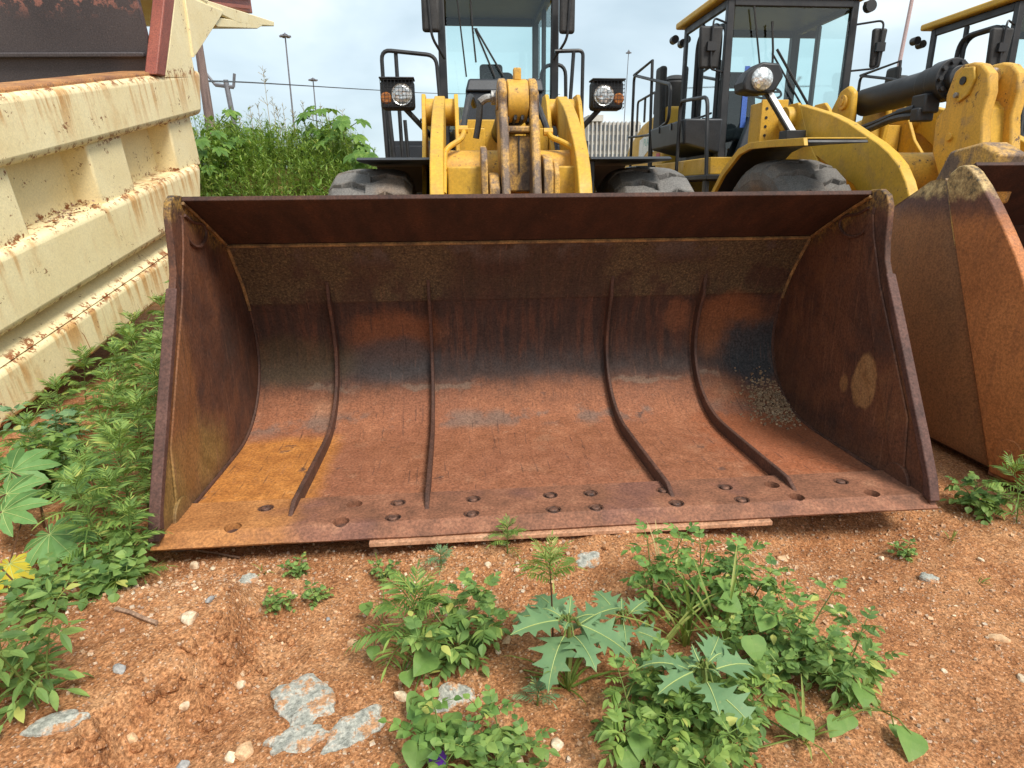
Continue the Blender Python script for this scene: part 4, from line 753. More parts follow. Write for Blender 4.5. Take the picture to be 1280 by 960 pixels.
# bucket of the second loader
by = .36; bx0, bx1 = 2.07, 4.83
P2 = shift(PROF, by, -.045); P2 = [(y, z if z < .4 else .4+(z-.4)*1.11) for y, z in P2]
k2 = shell(P2, .022, bx0+.02, bx1-.02).build('bucket', 'rust_lip', L2, smooth=40)
e0 = P2[-1]; shell([(e0[0], e0[1]), (.99, 1.30), (.86, 1.40)][::-1], -.02, bx0+.02, bx1-.02).build('spill_lip', 'rust_lip', k2, bevel=.003)
BACK = [(.40, .055), (1.36, .055), (1.52, .12), (1.66, .22), (1.74, .36), (1.775, .52), (1.75, .66), (1.70, .80), (1.60, .98), (1.42, 1.18), (1.12, 1.335), (.985, 1.352)]
for s, xx in ((-1, bx0), (1, bx1)):
    pb = MB().prx(BACK, xx, xx-s*.03); n_ = len(BACK); cy_, cz_ = 1.02, .62; pv = []
    for sc_, bu in ((.985, .002), (.9, .018), (.75, .034), (.5, .048), (.25, .055), (.05, .057)): pv += [(xx+s*bu, cy_+(y-cy_)*sc_, cz_+(z-cz_)*sc_) for y, z in BACK]
    pb.add(pv, [(i*n_+k, i*n_+(k+1) % n_, (i+1)*n_+(k+1) % n_, (i+1)*n_+k) for i in range(5) for k in range(n_)]+[tuple(range(5*n_, 6*n_))])
    sp = pb.build('side_plate', 'rust_outer', k2, smooth=50)
    # raised front part of the side with a rounded crown
    fr = [(.385, .045), (.30, .05), (.06, .09), (.02, .2), (.08, .40), (.22, .66)]+[(p_.y, p_.z) for p_ in (atx(*q_, 2.045) for q_ in ((1290, 385), (1280, 350), (1269, 318), (1256, 288), (1242, 258), (1228, 232), (1216, 214), (1207, 206), (1199, 208)))]+[(.96, 1.37), (.98, 1.32)]
    MB().prx(fr, xx+s*.028, xx-s*.03).build('side_cutter', 'rust_outer_orange', sp, bevel=.006)
    cr = [(.976, 1.335), (.986, 1.345), (.845, 1.03), (.842, 1.03)]
    MB().prx(cr, xx+s*.030, xx-s*.0).build('crease_strip', 'scraped_yellow', sp)
    MB().cyl((xx+s*.028, .30, .16), (xx+s*.038, .30, .16), .075, 22).cyl((xx+s*.036, .30, .16), (xx+s*.040, .30, .16), .03, 16).build('wear_button', 'rust_outer_orange', sp, bevel=.003)
MB().prx([(.03, .03), (.08, .065), (.40, .065), (.40, .03)], bx0-.02, bx1+.02).build('cutting_edge', 'rust_edge', k2, bevel=.003)
MB().prx([(1.05, 1.22), (.99, 1.46), (1.12, 1.52), (1.32, 1.49), (1.42, 1.3), (1.3, 1.2)], 2.3, 2.46).build('hinge_ear', 'scraped_yellow', k2, bevel=.015)
MB().prx([(1.05, 1.22), (.95, 1.44), (1.05, 1.5), (1.3, 1.46), (1.45, 1.25), (1.3, 1.2)], 3.2, 3.3).prx([(1.05, 1.22), (.95, 1.44), (1.05, 1.5), (1.3, 1.46), (1.45, 1.25), (1.3, 1.2)], 3.6, 3.7).build('hinge_ear', 'scraped_yellow', k2, bevel=.015)
# ---------------------------------------------------------------- third loader of the row
L3 = copy_tree(L2, (3.3, -.1, 0)); L3['label'] = 'yellow roofed wheel loader, last of the row, half hidden behind the black tilt cylinder'
# ---------------------------------------------------------------- cream dump body lying on the ground at the left
DL = V((-2.811, 1.308, .10)); dd = V((.058, .977, .205)).normalized(); nn = V((dd.y, -dd.x, 0)).normalized(); uu = nn.cross(dd)
DB = bpy.data.objects.new('dump_body', None); COL.objects.link(DB); DB.empty_display_size = .1
DB.matrix_world = Matrix(((nn.x, dd.x, uu.x, DL.x), (nn.y, dd.y, uu.y, DL.y), (nn.z, dd.z, uu.z, DL.z), (0, 0, 0, 1)))
tag(DB, 'cream dump truck body streaked with rust, resting tilted on the ground beside the bucket', 'dump body')
def rail(h0, h1, s0, s1a, s1b, depth, name, bev=.04):   # box rail, chamfered; s1 differs top and bottom
    MB().hexa([(-depth, s0, h0), (0, s0, h0), (0, s1a, h0), (-depth, s1a, h0)], [(-depth, s0, h1), (0, s0, h1), (0, s1b, h1), (-depth, s1b, h1)]).build(name, 'cream_paint', DB, bevel=bev, seg=3)
S0 = -2.2
rail(1.215, 1.575, S0, 3.48, 3.66, .34, 'top_rail', .05); rail(.42, .83, S0, 3.0, 3.22, .3, 'middle_rail', .05); rail(.0, .28, S0, 2.7, 2.8, .3, 'bottom_rail', .04)
MB().box((-.30, S0, -.02), (-.24, 3.0, .45)).box((-.30, S0, .8), (-.22, 3.32, 1.25)).build('side_panel', 'cream_paint', DB, bevel=.004)
MB().hexa([(-.24, S0, .278), (-.02, S0, .285), (-.02, 2.8, .285), (-.24, 2.8, .278)], [(-.24, S0, .42), (-.2, S0, .425), (-.2, 2.9, .425), (-.24, 2.9, .42)]).build('lower_shelf', 'cream_paint', DB)
for s0 in (-1.7, -.45, .36, 1.62, 2.86): # upright posts, flat box sections set back under the rails
    MB().hexa([(-.26, s0-.03, .80), (-.05, s0, .80), (-.05, s0+.46, .80), (-.26, s0+.49, .80)], [(-.26, s0-.03, 1.24), (-.05, s0, 1.24), (-.05, s0+.46, 1.24), (-.26, s0+.49, 1.24)]).build('post', 'cream_paint', DB, bevel=.015)
MB().tube([(-.004, .92, .02), (-.004, .90, .15), (-.006, .86, .26), (-.1, .72, .285)], .006, 5).build('crack', 'rust_rim', DB)
MB().box((-.36, S0, 1.555), (-.045, 3.3, 1.60)).build('rust_rim', 'rust_rim', DB, bevel=.015)
MB().box((-3.2, 2.92, .6), (-.31, 2.98, 1.5)).box((-3.2, 2.921, 1.5), (-.09, 2.979, 2.75)).box((-3.2, S0, .3), (-.33, 3.3, .36)).build('headboard', 'dark_liner', DB)
MB().box((-3.2, 2.87, 1.70), (-.12, 2.92, 1.735)).build('headboard_bar', 'dark_liner', DB, bevel=.008)
MB().box((-3.5, S0, .0), (-3.2, 3.4, 1.58)).build('far_side', 'cream_paint', DB, bevel=.02)
def dl(px, py, off=0):                       # a pixel on the outer side plane, in body coordinates
    r = ray(px, py); t_ = (DL+nn*off-CPOS).dot(nn)/r.dot(nn); q = CPOS+r*t_-DL; return V((off, q.dot(dd), q.dot(uu)))
MB().prism([dl(*p, .012) for p in ((196, 93), (207, 96), (220, -12), (207, -12))], (-.1, 0, 0)).build('corner_post', 'red_paint', DB, bevel=.01)
g_ = [dl(*p) for p in ((207, 97), (212, 60), (220, -10), (262, -4), (240, 72), (245, 97))]
MB().prism(g_, (-.06, 0, 0)).build('gusset', 'cream_paint', DB, bevel=.006)
g_ = [dl(*p) for p in ((228, -6), (278, 14), (240, 72))]
MB().prism([p+V((.02, 0, 0)) for p in g_], (-.05, 0, 0)).build('gusset', 'cream_paint', DB, bevel=.006)
a, b_, c_ = dl(262, 4), dl(343, 26), dl(343, 33)
MB().prism([dl(240, -6), dl(343, 27), dl(343, 33), dl(300, 30), dl(272, 16)], (-3.2, 0, 0)).build('canopy', 'cream_paint', DB, bevel=.01)
MB().prism([dl(262, 20), dl(272, 34), dl(322, 36), dl(330, 31)], (-.5, 0, 0)).build('canopy_rib', 'cream_paint', DB, bevel=.008)
MB().prism([dl(258, -40, -.3), dl(308, -40, -.3), dl(316, 17, -.3), dl(258, 0, -.3)], (-.06, 0, 0)).build('canopy_upstand', 'red_paint', DB, bevel=.008)
for k in range(4): MB().prism([dl(255, -26+k*9, -.29), dl(312, -26+k*11, -.29), dl(312, -22+k*11, -.29), dl(255, -22+k*9, -.29)], (.02, 0, 0)).build('canopy_slat', 'red_paint', DB)
for o in DB.children: o.matrix_parent_inverse = Matrix()
# dried leaf litter on the middle rail
lt = MB()
for k in range(90):
    s, h = random.gauss(1.25, .18), .832+random.random()*.03; p = V((-.12+random.uniform(-.08, .1), s, h)); r = random.uniform(.006, .015)
    d1 = V((random.gauss(0, 1), random.gauss(0, 1), random.gauss(0, .4))).normalized()*r; d2 = d1.orthogonal().normalized()*r*.6; lt.add([p-d1, p+d2, p+d1, p-d2], [(0, 1, 2, 3)])
lit = lt.build('leaf_litter', 'dry_wood', None, smooth=0); lit.matrix_world = DB.matrix_world; tag(lit, 'dark dry leaf litter caught on the cream rail', 'leaf litter', kind='stuff')
# ---------------------------------------------------------------- far things
def mast(px, py, Yd, r, label, lean=0):
    p = aty(px, py, Yd); t = thing('light_mast', label, 'light mast', (p.x, p.y, 0), 'high light masts on the skyline')
    pole = MB().tube([(p.x-lean*p.z, p.y, -1), (p.x, p.y, p.z)], r, 8, taper=.6).build('pole', 'galvanised', t)
    hd_ = MB().cyl((p.x, p.y, p.z-.02*p.z), (p.x, p.y, p.z-.008*p.z), r*2.2, 12)
    for k in range(6):
        a = math.pi*k/3; q = V((p.x+math.cos(a)*r*3.6, p.y+math.sin(a)*r*3.6, p.z-.02*p.z)); hd_.box(q-V((r*1.4, r*1.4, r*.6)), q+V((r*1.4, r*1.4, r*.6))).tube([(p.x, p.y, p.z-.012*p.z), q], r*.4, 5)
    hd_.build('lamp_ring', 'galvanised', t)
mast(356, 41, 110, .17, 'tall steel light mast, the higher one standing above the weeds')
mast(391, 97, 150, .19, 'lower looking light mast farther off above the weeds')
mast(786, 62, 60, .05, 'thin grey mast behind the grey ribbed building side', .03)
p = aty(282, 100, 45); t = thing('floodlight_pole', 'grey pole with a forked crossarm and two tilted arms above the weeds', 'pole', (p.x, p.y, 0))
MB().tube([(p.x+.7, p.y, -1), (p.x, p.y, p.z)], .17, 8).build('pole', 'galvanised', t)
q0, q1 = aty(269, 106, 45), aty(292, 109, 45)
MB().tube([q0, q1], .12, 6).build('crossarm', 'galvanised', t)
MB().tube([q0, aty(257, 91, 45)], .10, 6).build('arm', 'galvanised', t); MB().tube([q1, aty(293, 92, 45)], .10, 6).build('arm', 'galvanised', t)
p0, p1 = aty(262, 150, 16), aty(248, 55, 16)
tag(MB().tube([V((p0.x+.1, p0.y, .3)), p0, p1], .14, 10, taper=.7).build('utility_pole', 'pole_wood'), 'leaning dark wooden pole just behind the cream dump body', 'pole')
q = [aty(250, 101, 16), aty(330, 104, 30), aty(478, 113, 48), aty(560, 117, 60), aty(700, 118, 75)]
tag(MB().tube(spline(q, 6), .028, 5).build('overhead_cable', 'black_paint'), 'thin overhead cable sagging across the sky from the leaning pole', 'cable')
p0, p1 = aty(1118, 110, 12), aty(1142, -10, 12)
MB_ = MB().tube([p0-(p1-p0)*1.5, p1+(p1-p0)*.5], .045, 8, taper=.8); tag(MB_.build('flag_pole', 'mast_pink'), 'slim leaning pinkish pole behind the last loader', 'pole')
# ribbed building
p = aty(772, 200, 190); bw_, bh = 12.5, 13.2
t = thing('apartment_block', 'distant grey concrete block with vertical ribs beyond the loaders', 'building', (p.x, 190, 0))
x0 = aty(733, 180, 190).x; x1 = aty(800, 180, 190).x; zt = aty(772, 153, 190).z
MB().box((x0, 190, -1), (x1, 204, zt)).build('wall', 'concrete', t)
for k in range(13):
    x = x0+(x1-x0)*(k+.15)/13; MB().box((x, 189.2, -1), (x+.38, 189.99, zt+.2)).build('rib', 'concrete', t)
    for j in range(7): MB().box((x+.44, 189.8, zt-2.3-2.6*j), (x+.95, 189.97, zt-.7-2.6*j)).build('window', 'window_dark', t)
MB().box((x0+.3, 189, zt+.2), (x0+4.5, 200, zt+1.9)).build('roof_tower', 'concrete', t)
# ---------------------------------------------------------------- stones and soil litter
def rock_mesh(r, flat, seed, sub=2):
    bm = bmesh.new(); bmesh.ops.create_icosphere(bm, subdivisions=sub, radius=1)
    rr = random.Random(seed); o = V((rr.random()*50, rr.random()*50, rr.random()*50)); ax = (rr.uniform(.75, 1.3), rr.uniform(.7, 1.1), flat)
    cuts = [(V((rr.gauss(0, 1), rr.gauss(0, 1), rr.gauss(0, 1))).normalized(), rr.uniform(.55, .85)) for _ in range(7)]
    for v in bm.verts:
        p = v.co.copy(); k = 1+.35*mnoise.noise(p*1.3+o)+.12*mnoise.noise(p*4+o); p *= k
        for n_, d_ in cuts:
            e_ = p.dot(n_)-d_
            if e_ > 0: p -= n_*e_*.9
        v.co = V((p.x*ax[0], p.y*ax[1], p.z*ax[2]))*r
    me = bpy.data.meshes.new('stone'); bm.to_mesh(me); bm.free()
    me.polygons.foreach_set('use_smooth', [True]*len(me.polygons)); me.set_sharp_from_angle(angle=math.radians(28)); return me
def ground_px(px, py, it=6):
    z = 0
    for _ in range(it): p = atz(px, py, z); z = gz(p.x, p.y)
    return V((p.x, p.y, z))
STN = [(238, 776, .030, 'pale'), (296, 828, .018, 'pale'), (155, 884, .017, 'tan'), (235, 905, .015, 'pale'), (287, 948, .022, 'pale'), (107, 944, .02, 'pale'), (1038, 762, .018, 'pale'), (1101, 699, .016, 'pale'), (1250, 801, .026, 'tan'), (1277, 851, .016, 'pale'), (610, 708, .016, 'pale'), (579, 730, .012, 'pale'), (646, 714, .012, 'pale'), (441, 805, .016, 'tan'), (633, 803, .017, 'tan'), (623, 816, .012, 'pale'), (500, 872, .024, 'pale'), (697, 932, .018, 'pale'), (660, 931, .012, 'tan'), (644, 951, .024, 'pale'), (263, 751, .016, 'grey'), (217, 896, .02, 'grey'), (150, 838, .018, 'grey'), (985, 718, .012, 'pale'), (978, 700, .02, 'tan'), (305, 944, .025, 'tan'), (243, 709, .022, 'pale'), (266, 712, .014, 'pale'), (222, 730, .012, 'pale'), (690, 728, .015, 'tan'), (470, 690, .013, 'tan'), (1195, 760, .01, 'pale'), (1225, 700, .012, 'pale'), (320, 800, .01, 'tan'), (560, 770, .009, 'pale'), (410, 775, .009, 'grey'), (1115, 905, .011, 'tan'), (1180, 840, .009, 'pale'), (90, 860, .011, 'tan'), (1140, 780, .009, 'tan')]
LAB = {'pale': 'small whitish stone lying loose on the red soil', 'tan': 'small tan stone lying loose on the red soil', 'grey': 'small dark grey stone lying loose on the red soil'}
for i, (px, py, r, k) in enumerate(STN):
    p = ground_px(px, py); o = link('stone', rock_mesh(r, random.uniform(.5, .8), i), k+'_stone'); o.location = p+V((0, 0, r*.25)); o.rotation_euler = (random.uniform(-.3, .3), random.uniform(-.3, .3), random.uniform(0, 6))
    tag(o, LAB[k], 'stone', k+' stones scattered on the soil')
def slab(px, py, rx, ry, h, rot, label, tilt=(0, 0), seed=0):
    p = ground_px(px, py); bm = bmesh.new(); n_ = 46; rr = random.Random(seed); rings = []
    for lv, (sc, zz) in enumerate(((1.0, -h), (.98, h*.35), (.86, h*.75), (.7, h*.9), (.5, h), (.28, h*1.02), (.08, h))):
        ring = []
        for k in range(n_):
            a = 2*math.pi*k/n_; w = 1+.34*mnoise.noise((math.cos(a)*1.6+seed, math.sin(a)*1.6, lv*.25))+.13*mnoise.noise((math.cos(a)*5, math.sin(a)*5+seed, lv*.4))
            q_ = V((math.cos(a)*rx*sc*w, math.sin(a)*ry*sc*w, 0)); q_.z = zz+.6*h*round(2.2*mnoise.noise((q_.x*14+seed, q_.y*14, 0)))/2.2+.2*h*mnoise.noise((q_.x*50, q_.y*50, seed)); ring.append(bm.verts.new(q_))
        rings.append(ring)
    for a, b in zip(rings, rings[1:]):
        for k in range(n_): bm.faces.new((a[k], a[(k+1) % n_], b[(k+1) % n_], b[k]))
    bm.faces.new(rings[-1]); bmesh.ops.recalc_face_normals(bm, faces=bm.faces); me = bpy.data.meshes.new('flat_rock'); bm.to_mesh(me); bm.free()
    o = link('flat_rock', me, 'slate'); o.location = p+V((0, 0, .004-h*.35)); o.rotation_euler = (tilt[0], tilt[1], rot); tag(o, label, 'rock')
slab(382, 880, .085, .115, .011, .5, 'broad pale flaky slate half buried in the open soil', (0, 0), 3)
slab(372, 925, .075, .04, .010, .2, 'narrow flaky slate sliver beside the broad pale slate', (0, 0), 8)
slab(444, 912, .085, .05, .011, .7, 'pale flaky slate between the broad slate and the leafy weeds', (0, 0), 5)
slab(568, 876, .055, .055, .014, .3, 'tilted grey slate propped under the pinnate weed', (.35, .1), 11)
slab(310, 726, .035, .03, .014, .8, 'grey slate chip by the toe of the rusty bucket', (.1, 0), 14)
slab(1162, 724, .034, .022, .012, -.5, 'grey flat stone on the bare soil right of the weeds', (.1, 0), 17)
slab(735, 700, .05, .035, .012, .3, 'grey rock behind the feathery top of the middle weed', (.2, 0), 19)
slab(70, 905, .06, .03, .012, .3, 'dull brown flat rock beside the corner weed', (.1, 0), 23)
gb = MB(); cubev = [V((x, y, z)) for x in (-1, 1) for y in (-1, 1) for z in (-1, 1)]; cubef = [(0, 1, 3, 2), (4, 6, 7, 5), (0, 4, 5, 1), (2, 3, 7, 6), (0, 2, 6, 4), (1, 5, 7, 3)]
for k in range(20000):
    x, y = random.uniform(-2.3, 2.4), random.uniform(-1.2, .25) if k % 3 else random.uniform(-.35, .1)
    if mnoise.noise((x*2.1, y*2.1, 4)) < random.uniform(-.5, .35): continue
    r = .0016+.0062*random.random()**4; q_ = Matrix.Rotation(random.random()*6, 3, 'Z') @ Matrix.Rotation(random.random()*3, 3, 'X'); z = gz(x, y)+.009*fbm(x+3, y, 3, 11.)+.006*abs(mnoise.noise((x*34, y*34, 7)))+r*.3
    s_ = V((random.uniform(.7, 1.3), random.uniform(.6, 1), random.uniform(.5, .9)))
    gb.add([V((x, y, z))+(q_ @ V((v.x*s_.x*random.uniform(.5, 1), v.y*s_.y*random.uniform(.5, 1), v.z*s_.z)))*r for v in cubev], cubef)
tag(gb.build('gravel', 'gravel_mix', smooth=60), 'fine tan gravel scattered over the red soil', 'gravel', kind='stuff')
cl_ = MB()
for k in range(130):                        # crumbled soil along the worn step and under the edge
    if k < 85: y = random.uniform(-.95, -.25); x = -1.08+.22*(y+.4)+.05*math.sin(9*y)+random.gauss(.03, .06)
    else: x, y = random.uniform(-1.3, 1.2), random.gauss(-.05, .05)
    r = random.uniform(.006, .02) if k < 85 else random.uniform(.004, .011); o_ = V((random.random()*9, k, 0)); z = gz(x, y)+r*.2
    bm = bmesh.new(); bmesh.ops.create_icosphere(bm, subdivisions=2, radius=r)
    vs = [V((x, y, z))+v.co*(1+.45*mnoise.noise(v.co*(1.4/r)+o_)+.2*mnoise.noise(v.co*(4/r)+o_)) for v in bm.verts]; fs = [tuple(v.index for v in f.verts) for f in bm.faces]; bm.free(); cl_.add(vs, fs)
tag(cl_.build('soil_clods', 'red_soil', smooth=40), 'crumbled red soil clods along the worn step in the ground', 'soil', kind='stuff')
# little heap of gravel in the corner of the bucket
hb_ = MB()
for k in range(900):
    x, y = random.gauss(1.37, .07), random.gauss(1.13, .085); zf = np.interp(y, [p[0] for p in PROF[:30]], [p[1] for p in PROF[:30]])
    if x > 1.455: continue
    h = .035*math.exp(-((x-1.37)/.07)**2-((y-1.13)/.07)**2); r = random.uniform(.002, .007); z = zf+random.random()*h+r*.5
    hb_.add([V((x, y, z))+V((v.x*random.uniform(.6, 1.1), v.y*random.uniform(.6, 1.1), v.z*random.uniform(.5, .9)))*r for v in cubev], cubef)
tag(hb_.build('gravel_heap', 'dull_grit', smooth=60), 'small heap of gravel left in the corner of the rusty bucket', 'gravel', kind='stuff')
pth = [ground_px(*p)+V((0, 0, .012)) for p in ((145, 765), (165, 770), (180, 777), (197, 783))]
tag(MB().tube(pth, .006, 6).build('dry_stick', 'dry_wood'), 'short dry stick lying on the bare soil left of the bucket', 'stick')
pth = [ground_px(*p)+V((0, 0, .01)) for p in ((215, 692), (240, 690), (270, 694), (300, 700))]
tag(MB().tube(pth, .004, 6).build('dry_stick', 'dry_wood'), 'thin dry twig under the corner of the bucket edge', 'stick')

# ---------------------------------------------------------------- leaves
LANCE = [(0, 0), (.2, .75), (.45, 1), (.75, .6), (1, 0)]
OVATE = [(0, 0), (.1, .55), (.3, 1), (.5, .92), (.75, .5), (1, 0)]
HEART = [(.0, .0), (-.13, .62), (.02, .98), (.25, 1.05), (.5, .8), (.78, .36), (1, 0)]
DATURA = [(0, 0), (.06, .2), (.13, .5), (.24, 1.08), (.25, .5), (.33, .62), (.47, 1.2), (.47, .5), (.56, .52), (.69, .85), (.69, .32), (.78, .3), (.87, .42), (.88, .16), (1, 0)]
CASTOR = [(0, .1), (.3, .55), (.55, 1), (.62, .84), (.75, .78), (.8, .56), (.9, .34), (1, 0)]
BLADE = [(0, .7), (.3, 1), (.6, .8), (.85, .45), (1, 0)]
def leaf(b, o, d, up, L, Wd, prof=LANCE, droop=.3, fold=.2, curl=0):
    d = d.normalized(); sd_ = d.cross(up)
    sd_ = sd_.normalized() if sd_.length > 1e-5 else d.orthogonal().normalized(); up = sd_.cross(d); vs = []; n_ = len(prof)
    for t_, w in prof:
        p = o+d*(L*t_*(1-.25*droop*t_*t_))-up*(L*droop*.6*t_*t_)
        vs += [p, p+sd_*(Wd*w)+up*(fold*Wd*w), p-sd_*(Wd*w)+up*(fold*Wd*w)]
    fs = []
    for i in range(n_-1):
        a, c_ = 3*i, 3*i+3
        if prof[i][1] == 0: fs += [(a, c_+1, c_), (a, c_, c_+2)]
        elif prof[i+1][1] == 0: fs += [(a, a+1, c_), (a, c_, a+2)]
        else: fs += [(a, a+1, c_+1, c_), (a, c_, c_+2, a+2)]
    used = sorted({i for f in fs for i in f}); mp_ = {u: i for i, u in enumerate(used)}
    b.add([vs[u] for u in used], [tuple(mp_[i] for i in f) for f in fs])
def rdir(az, el): return V((math.cos(az)*math.cos(el), math.sin(az)*math.cos(el), math.sin(el)))
UPZ = V((0, 0, 1))
def pinnate(b, o, d, L, pairs, ll, lw, prof=LANCE, droop=.5, ang=1.0, stalk=.15):
    d = d.normalized(); sd_ = d.cross(UPZ)
    sd_ = sd_.normalized() if sd_.length > .05 else V((1, 0, 0)); up = sd_.cross(d)
    def pt(t_): return o+d*(L*t_*(1-.2*droop*t_))-UPZ*(L*droop*.5*t_*t_)
    b.tube([pt(0), pt(.35), pt(.7), pt(1)], .0018*max(.6, L/.15), 3, cap=False)
    for k in range(pairs):
        t_ = stalk+(1-stalk)*k/pairs; q_ = pt(t_); dr = (pt(min(1, t_+.05))-q_).normalized(); s_ = math.sin(math.pi*(.22+.66*t_))
        for sg in (-1, 1):
            dv = dr*math.cos(ang)+sd_*sg*math.sin(ang)+UPZ*random.uniform(-.12, .18)
            leaf(b, q_, dv, up+V((random.gauss(0, .2), random.gauss(0, .2), 0)), ll*s_*random.uniform(.85, 1.1), lw*s_*random.uniform(.85, 1.15), prof, random.uniform(.1, .5), .25)
    leaf(b, pt(1), (pt(1)-pt(.9)), up, ll*.8, lw*.85, prof, .3, .25)
def stemcurve(o, h, lean, az): return spline([o-UPZ*.02, o+UPZ*h*.35+rdir(az, 0)*lean*h*.2, o+UPZ*h*.7+rdir(az, 0)*lean*h*.55, o+UPZ*h+rdir(az, 0)*lean*h], 5)
def feathery(o, h, L, label, group, lean=.1, nodes=None, stem='stem_green', low=0, mat='fern_green', topboost=1., pairs=8, branches=0):
    t = thing('feathery_weed', label, 'weed', o, group); az = random.random()*6; st = stemcurve(V(o), h, lean, az); m = len(st)
    MB().tube(st, .0045*max(.7, h/.4), 6, taper=.4).build('stem', stem, t)
    b = MB(); nodes = int((nodes or max(4, h/.055))*1.15); a0 = random.random()*6
    for k in range(nodes):
        f = low+(1-low)*(k+.3)/nodes; p = st[min(m-1, int(f*(m-1)))]
        for j in range(2):
            a = a0+k*2.2+j*math.pi+random.gauss(0, .25); el = random.uniform(.15, .5)+f*.5; s_ = (.65+.5*math.sin(math.pi*min(1, f*.9+.1)))*random.uniform(.8, 1.15)*(topboost if f > .8 else 1)
            pinnate(b, p, rdir(a, el), L*s_, pairs, L*.40, L*.027, LANCE, random.uniform(.4, .9), 1.0)
    for j in range(5): pinnate(b, st[-1], rdir(a0+j*1.25, 1.0), L*.6*topboost, pairs-2, L*.28, L*.02, LANCE, .4, .7)
    o_ = b.build('foliage', mat, t, smooth=0); o_['kind'] = 'stuff'; return t
def leafy(o, h, label, group, spread=.5, stems=4, ll=.05, lw=.017, mat='ovate_green', leafn=5, pairs=2, name='leafy_weed', prof=OVATE, pl=.11, lowl=.15):
    t = thing(name, label, 'weed', o, group); b = MB(); sb_ = MB(); a0 = random.random()*6
    for s_ in range(stems):
        az = a0+s_*2*math.pi/stems+random.gauss(0, .3); st = stemcurve(V(o)+rdir(az, 0)*.01, h*random.uniform(.7, 1.05), spread*random.uniform(.5, 1.2), az); m = len(st)
        sb_.tube(st, .003, 5, taper=.5)
        for k in range(leafn):
            f = lowl+(1-lowl)*(k+.5)/leafn; p = st[min(m-1, int(f*(m-1)))]
            for j in range(2):
                a = az+k*1.57+j*math.pi+random.gauss(0, .35); pinnate(b, p, rdir(a, random.uniform(.1, .6)), pl*random.uniform(.7, 1.15)*(1-.35*f), pairs, ll*random.uniform(.8, 1.1), lw, prof, random.uniform(.4, .9), .95, .45)
        for j in range(3): pinnate(b, st[-1], rdir(az+j*2.1, .7), pl*.6, pairs, ll*.7, lw*.75, prof, .4, .9, .4)
    sb_.build('stem', 'stem_green', t); o_ = b.build('foliage', mat, t, smooth=0); o_['kind'] = 'stuff'; return t
def midrib(vs):          # the middle vertices of a one-strip leaf: first, then every third
    vs = [V(v) for v in vs]; return [v+UPZ*.0012 for v in [vs[0]]+[vs[i] for i in range(1, len(vs)-1, 3)]+[vs[-1]]]
def palmveins(vs):
    n_ = 22; out = MB()   # a lobe strip holds 22 vertices: 7 triples and the tip
    for k in range(0, len(vs), n_):
        l_ = [V(v) for v in vs[k:k+n_]]; out.tube([v+UPZ*.0015 for v in [l_[i] for i in range(0, 21, 3)]+[l_[-1]]], .001, 4, taper=.4)
    return out.v, out.f
def broad(name, o, label, cat, leaves, mat, prof, stem='stem_green', group=None, hub=None, thick=.005):
    """plant whose big leaves are each a part: leaves = (tip base point, direction, L, W)"""
    t = thing(name, label, cat, o, group); hub = V(hub) if hub else V(o)+UPZ*.05
    MB().tube([V(o)-UPZ*.03, (V(o)+hub)/2+V((.004, 0, 0)), hub], thick, 6, taper=.8).build('stem', stem, t)
    for (p, d, L, w, *m) in leaves:
        b = MB(); p = V(p)
        if prof == 'palm':
            up = (UPZ*1.0+V((random.gauss(0, .25), -.55, 0))).normalized(); dh = d.normalized(); dh = (dh-up*dh.dot(up)).normalized(); sd_ = dh.cross(up)
            for a, s_ in ((0, 1), (.62, .92), (-.62, .92), (1.25, .75), (-1.25, .75), (1.95, .55), (-1.95, .55), (2.7, .38), (-2.7, .38)):
                q2 = dh*math.cos(a)+sd_*math.sin(a); leaf(b, p, q2, up, L*s_, w*s_*.66, CASTOR, .45, .22)
        else:
            leaf(b, p, d, UPZ+V((random.gauss(0, .2), random.gauss(0, .2), 0)), L, w, prof, random.uniform(.35, .75), .18)
        lf_ = b.build('leaf', m[0] if m else mat, t, smooth=0)
        if prof != 'palm': MB().tube(midrib(b.v), .0016, 4, taper=.4).build('midrib', 'vein_pale', lf_)
        else: MB().add(*palmveins(b.v)).build('midrib', 'vein_pale', lf_)
        mid = (hub+p)/2+V((0, 0, .02)); MB().tube([hub, mid, p], .0028, 5).build('petiole', stem, lf_)
    return t
G1 = 'feathery weeds along the left side of the bucket'
def gp(x, y): return (x, y, gz(x, y))
FW = [(-1.63, -.01, .36, .17, 8), (-1.66, .24, .42, .18, 9), (-1.72, .50, .45, .19, 9), (-1.82, .85, .5, .2, 9), (-1.72, 1.2, .55, .2, 10), (-1.95, 1.3, .5, .22, 9), (-1.80, 1.65, .62, .21, 10), (-2.05, 1.85, .6, .22, 9), (-1.84, 2.15, .75, .22, 11), (-2.15, 2.4, .7, .22, 10), (-1.92, 2.7, .92, .22, 12), (-2.3, 1.5, .4, .2, 8), (-2.2, 2.9, .8, .22, 10), (-2.05, .95, .34, .18, 7), (-2.45, 2.05, .4, .2, 7)]
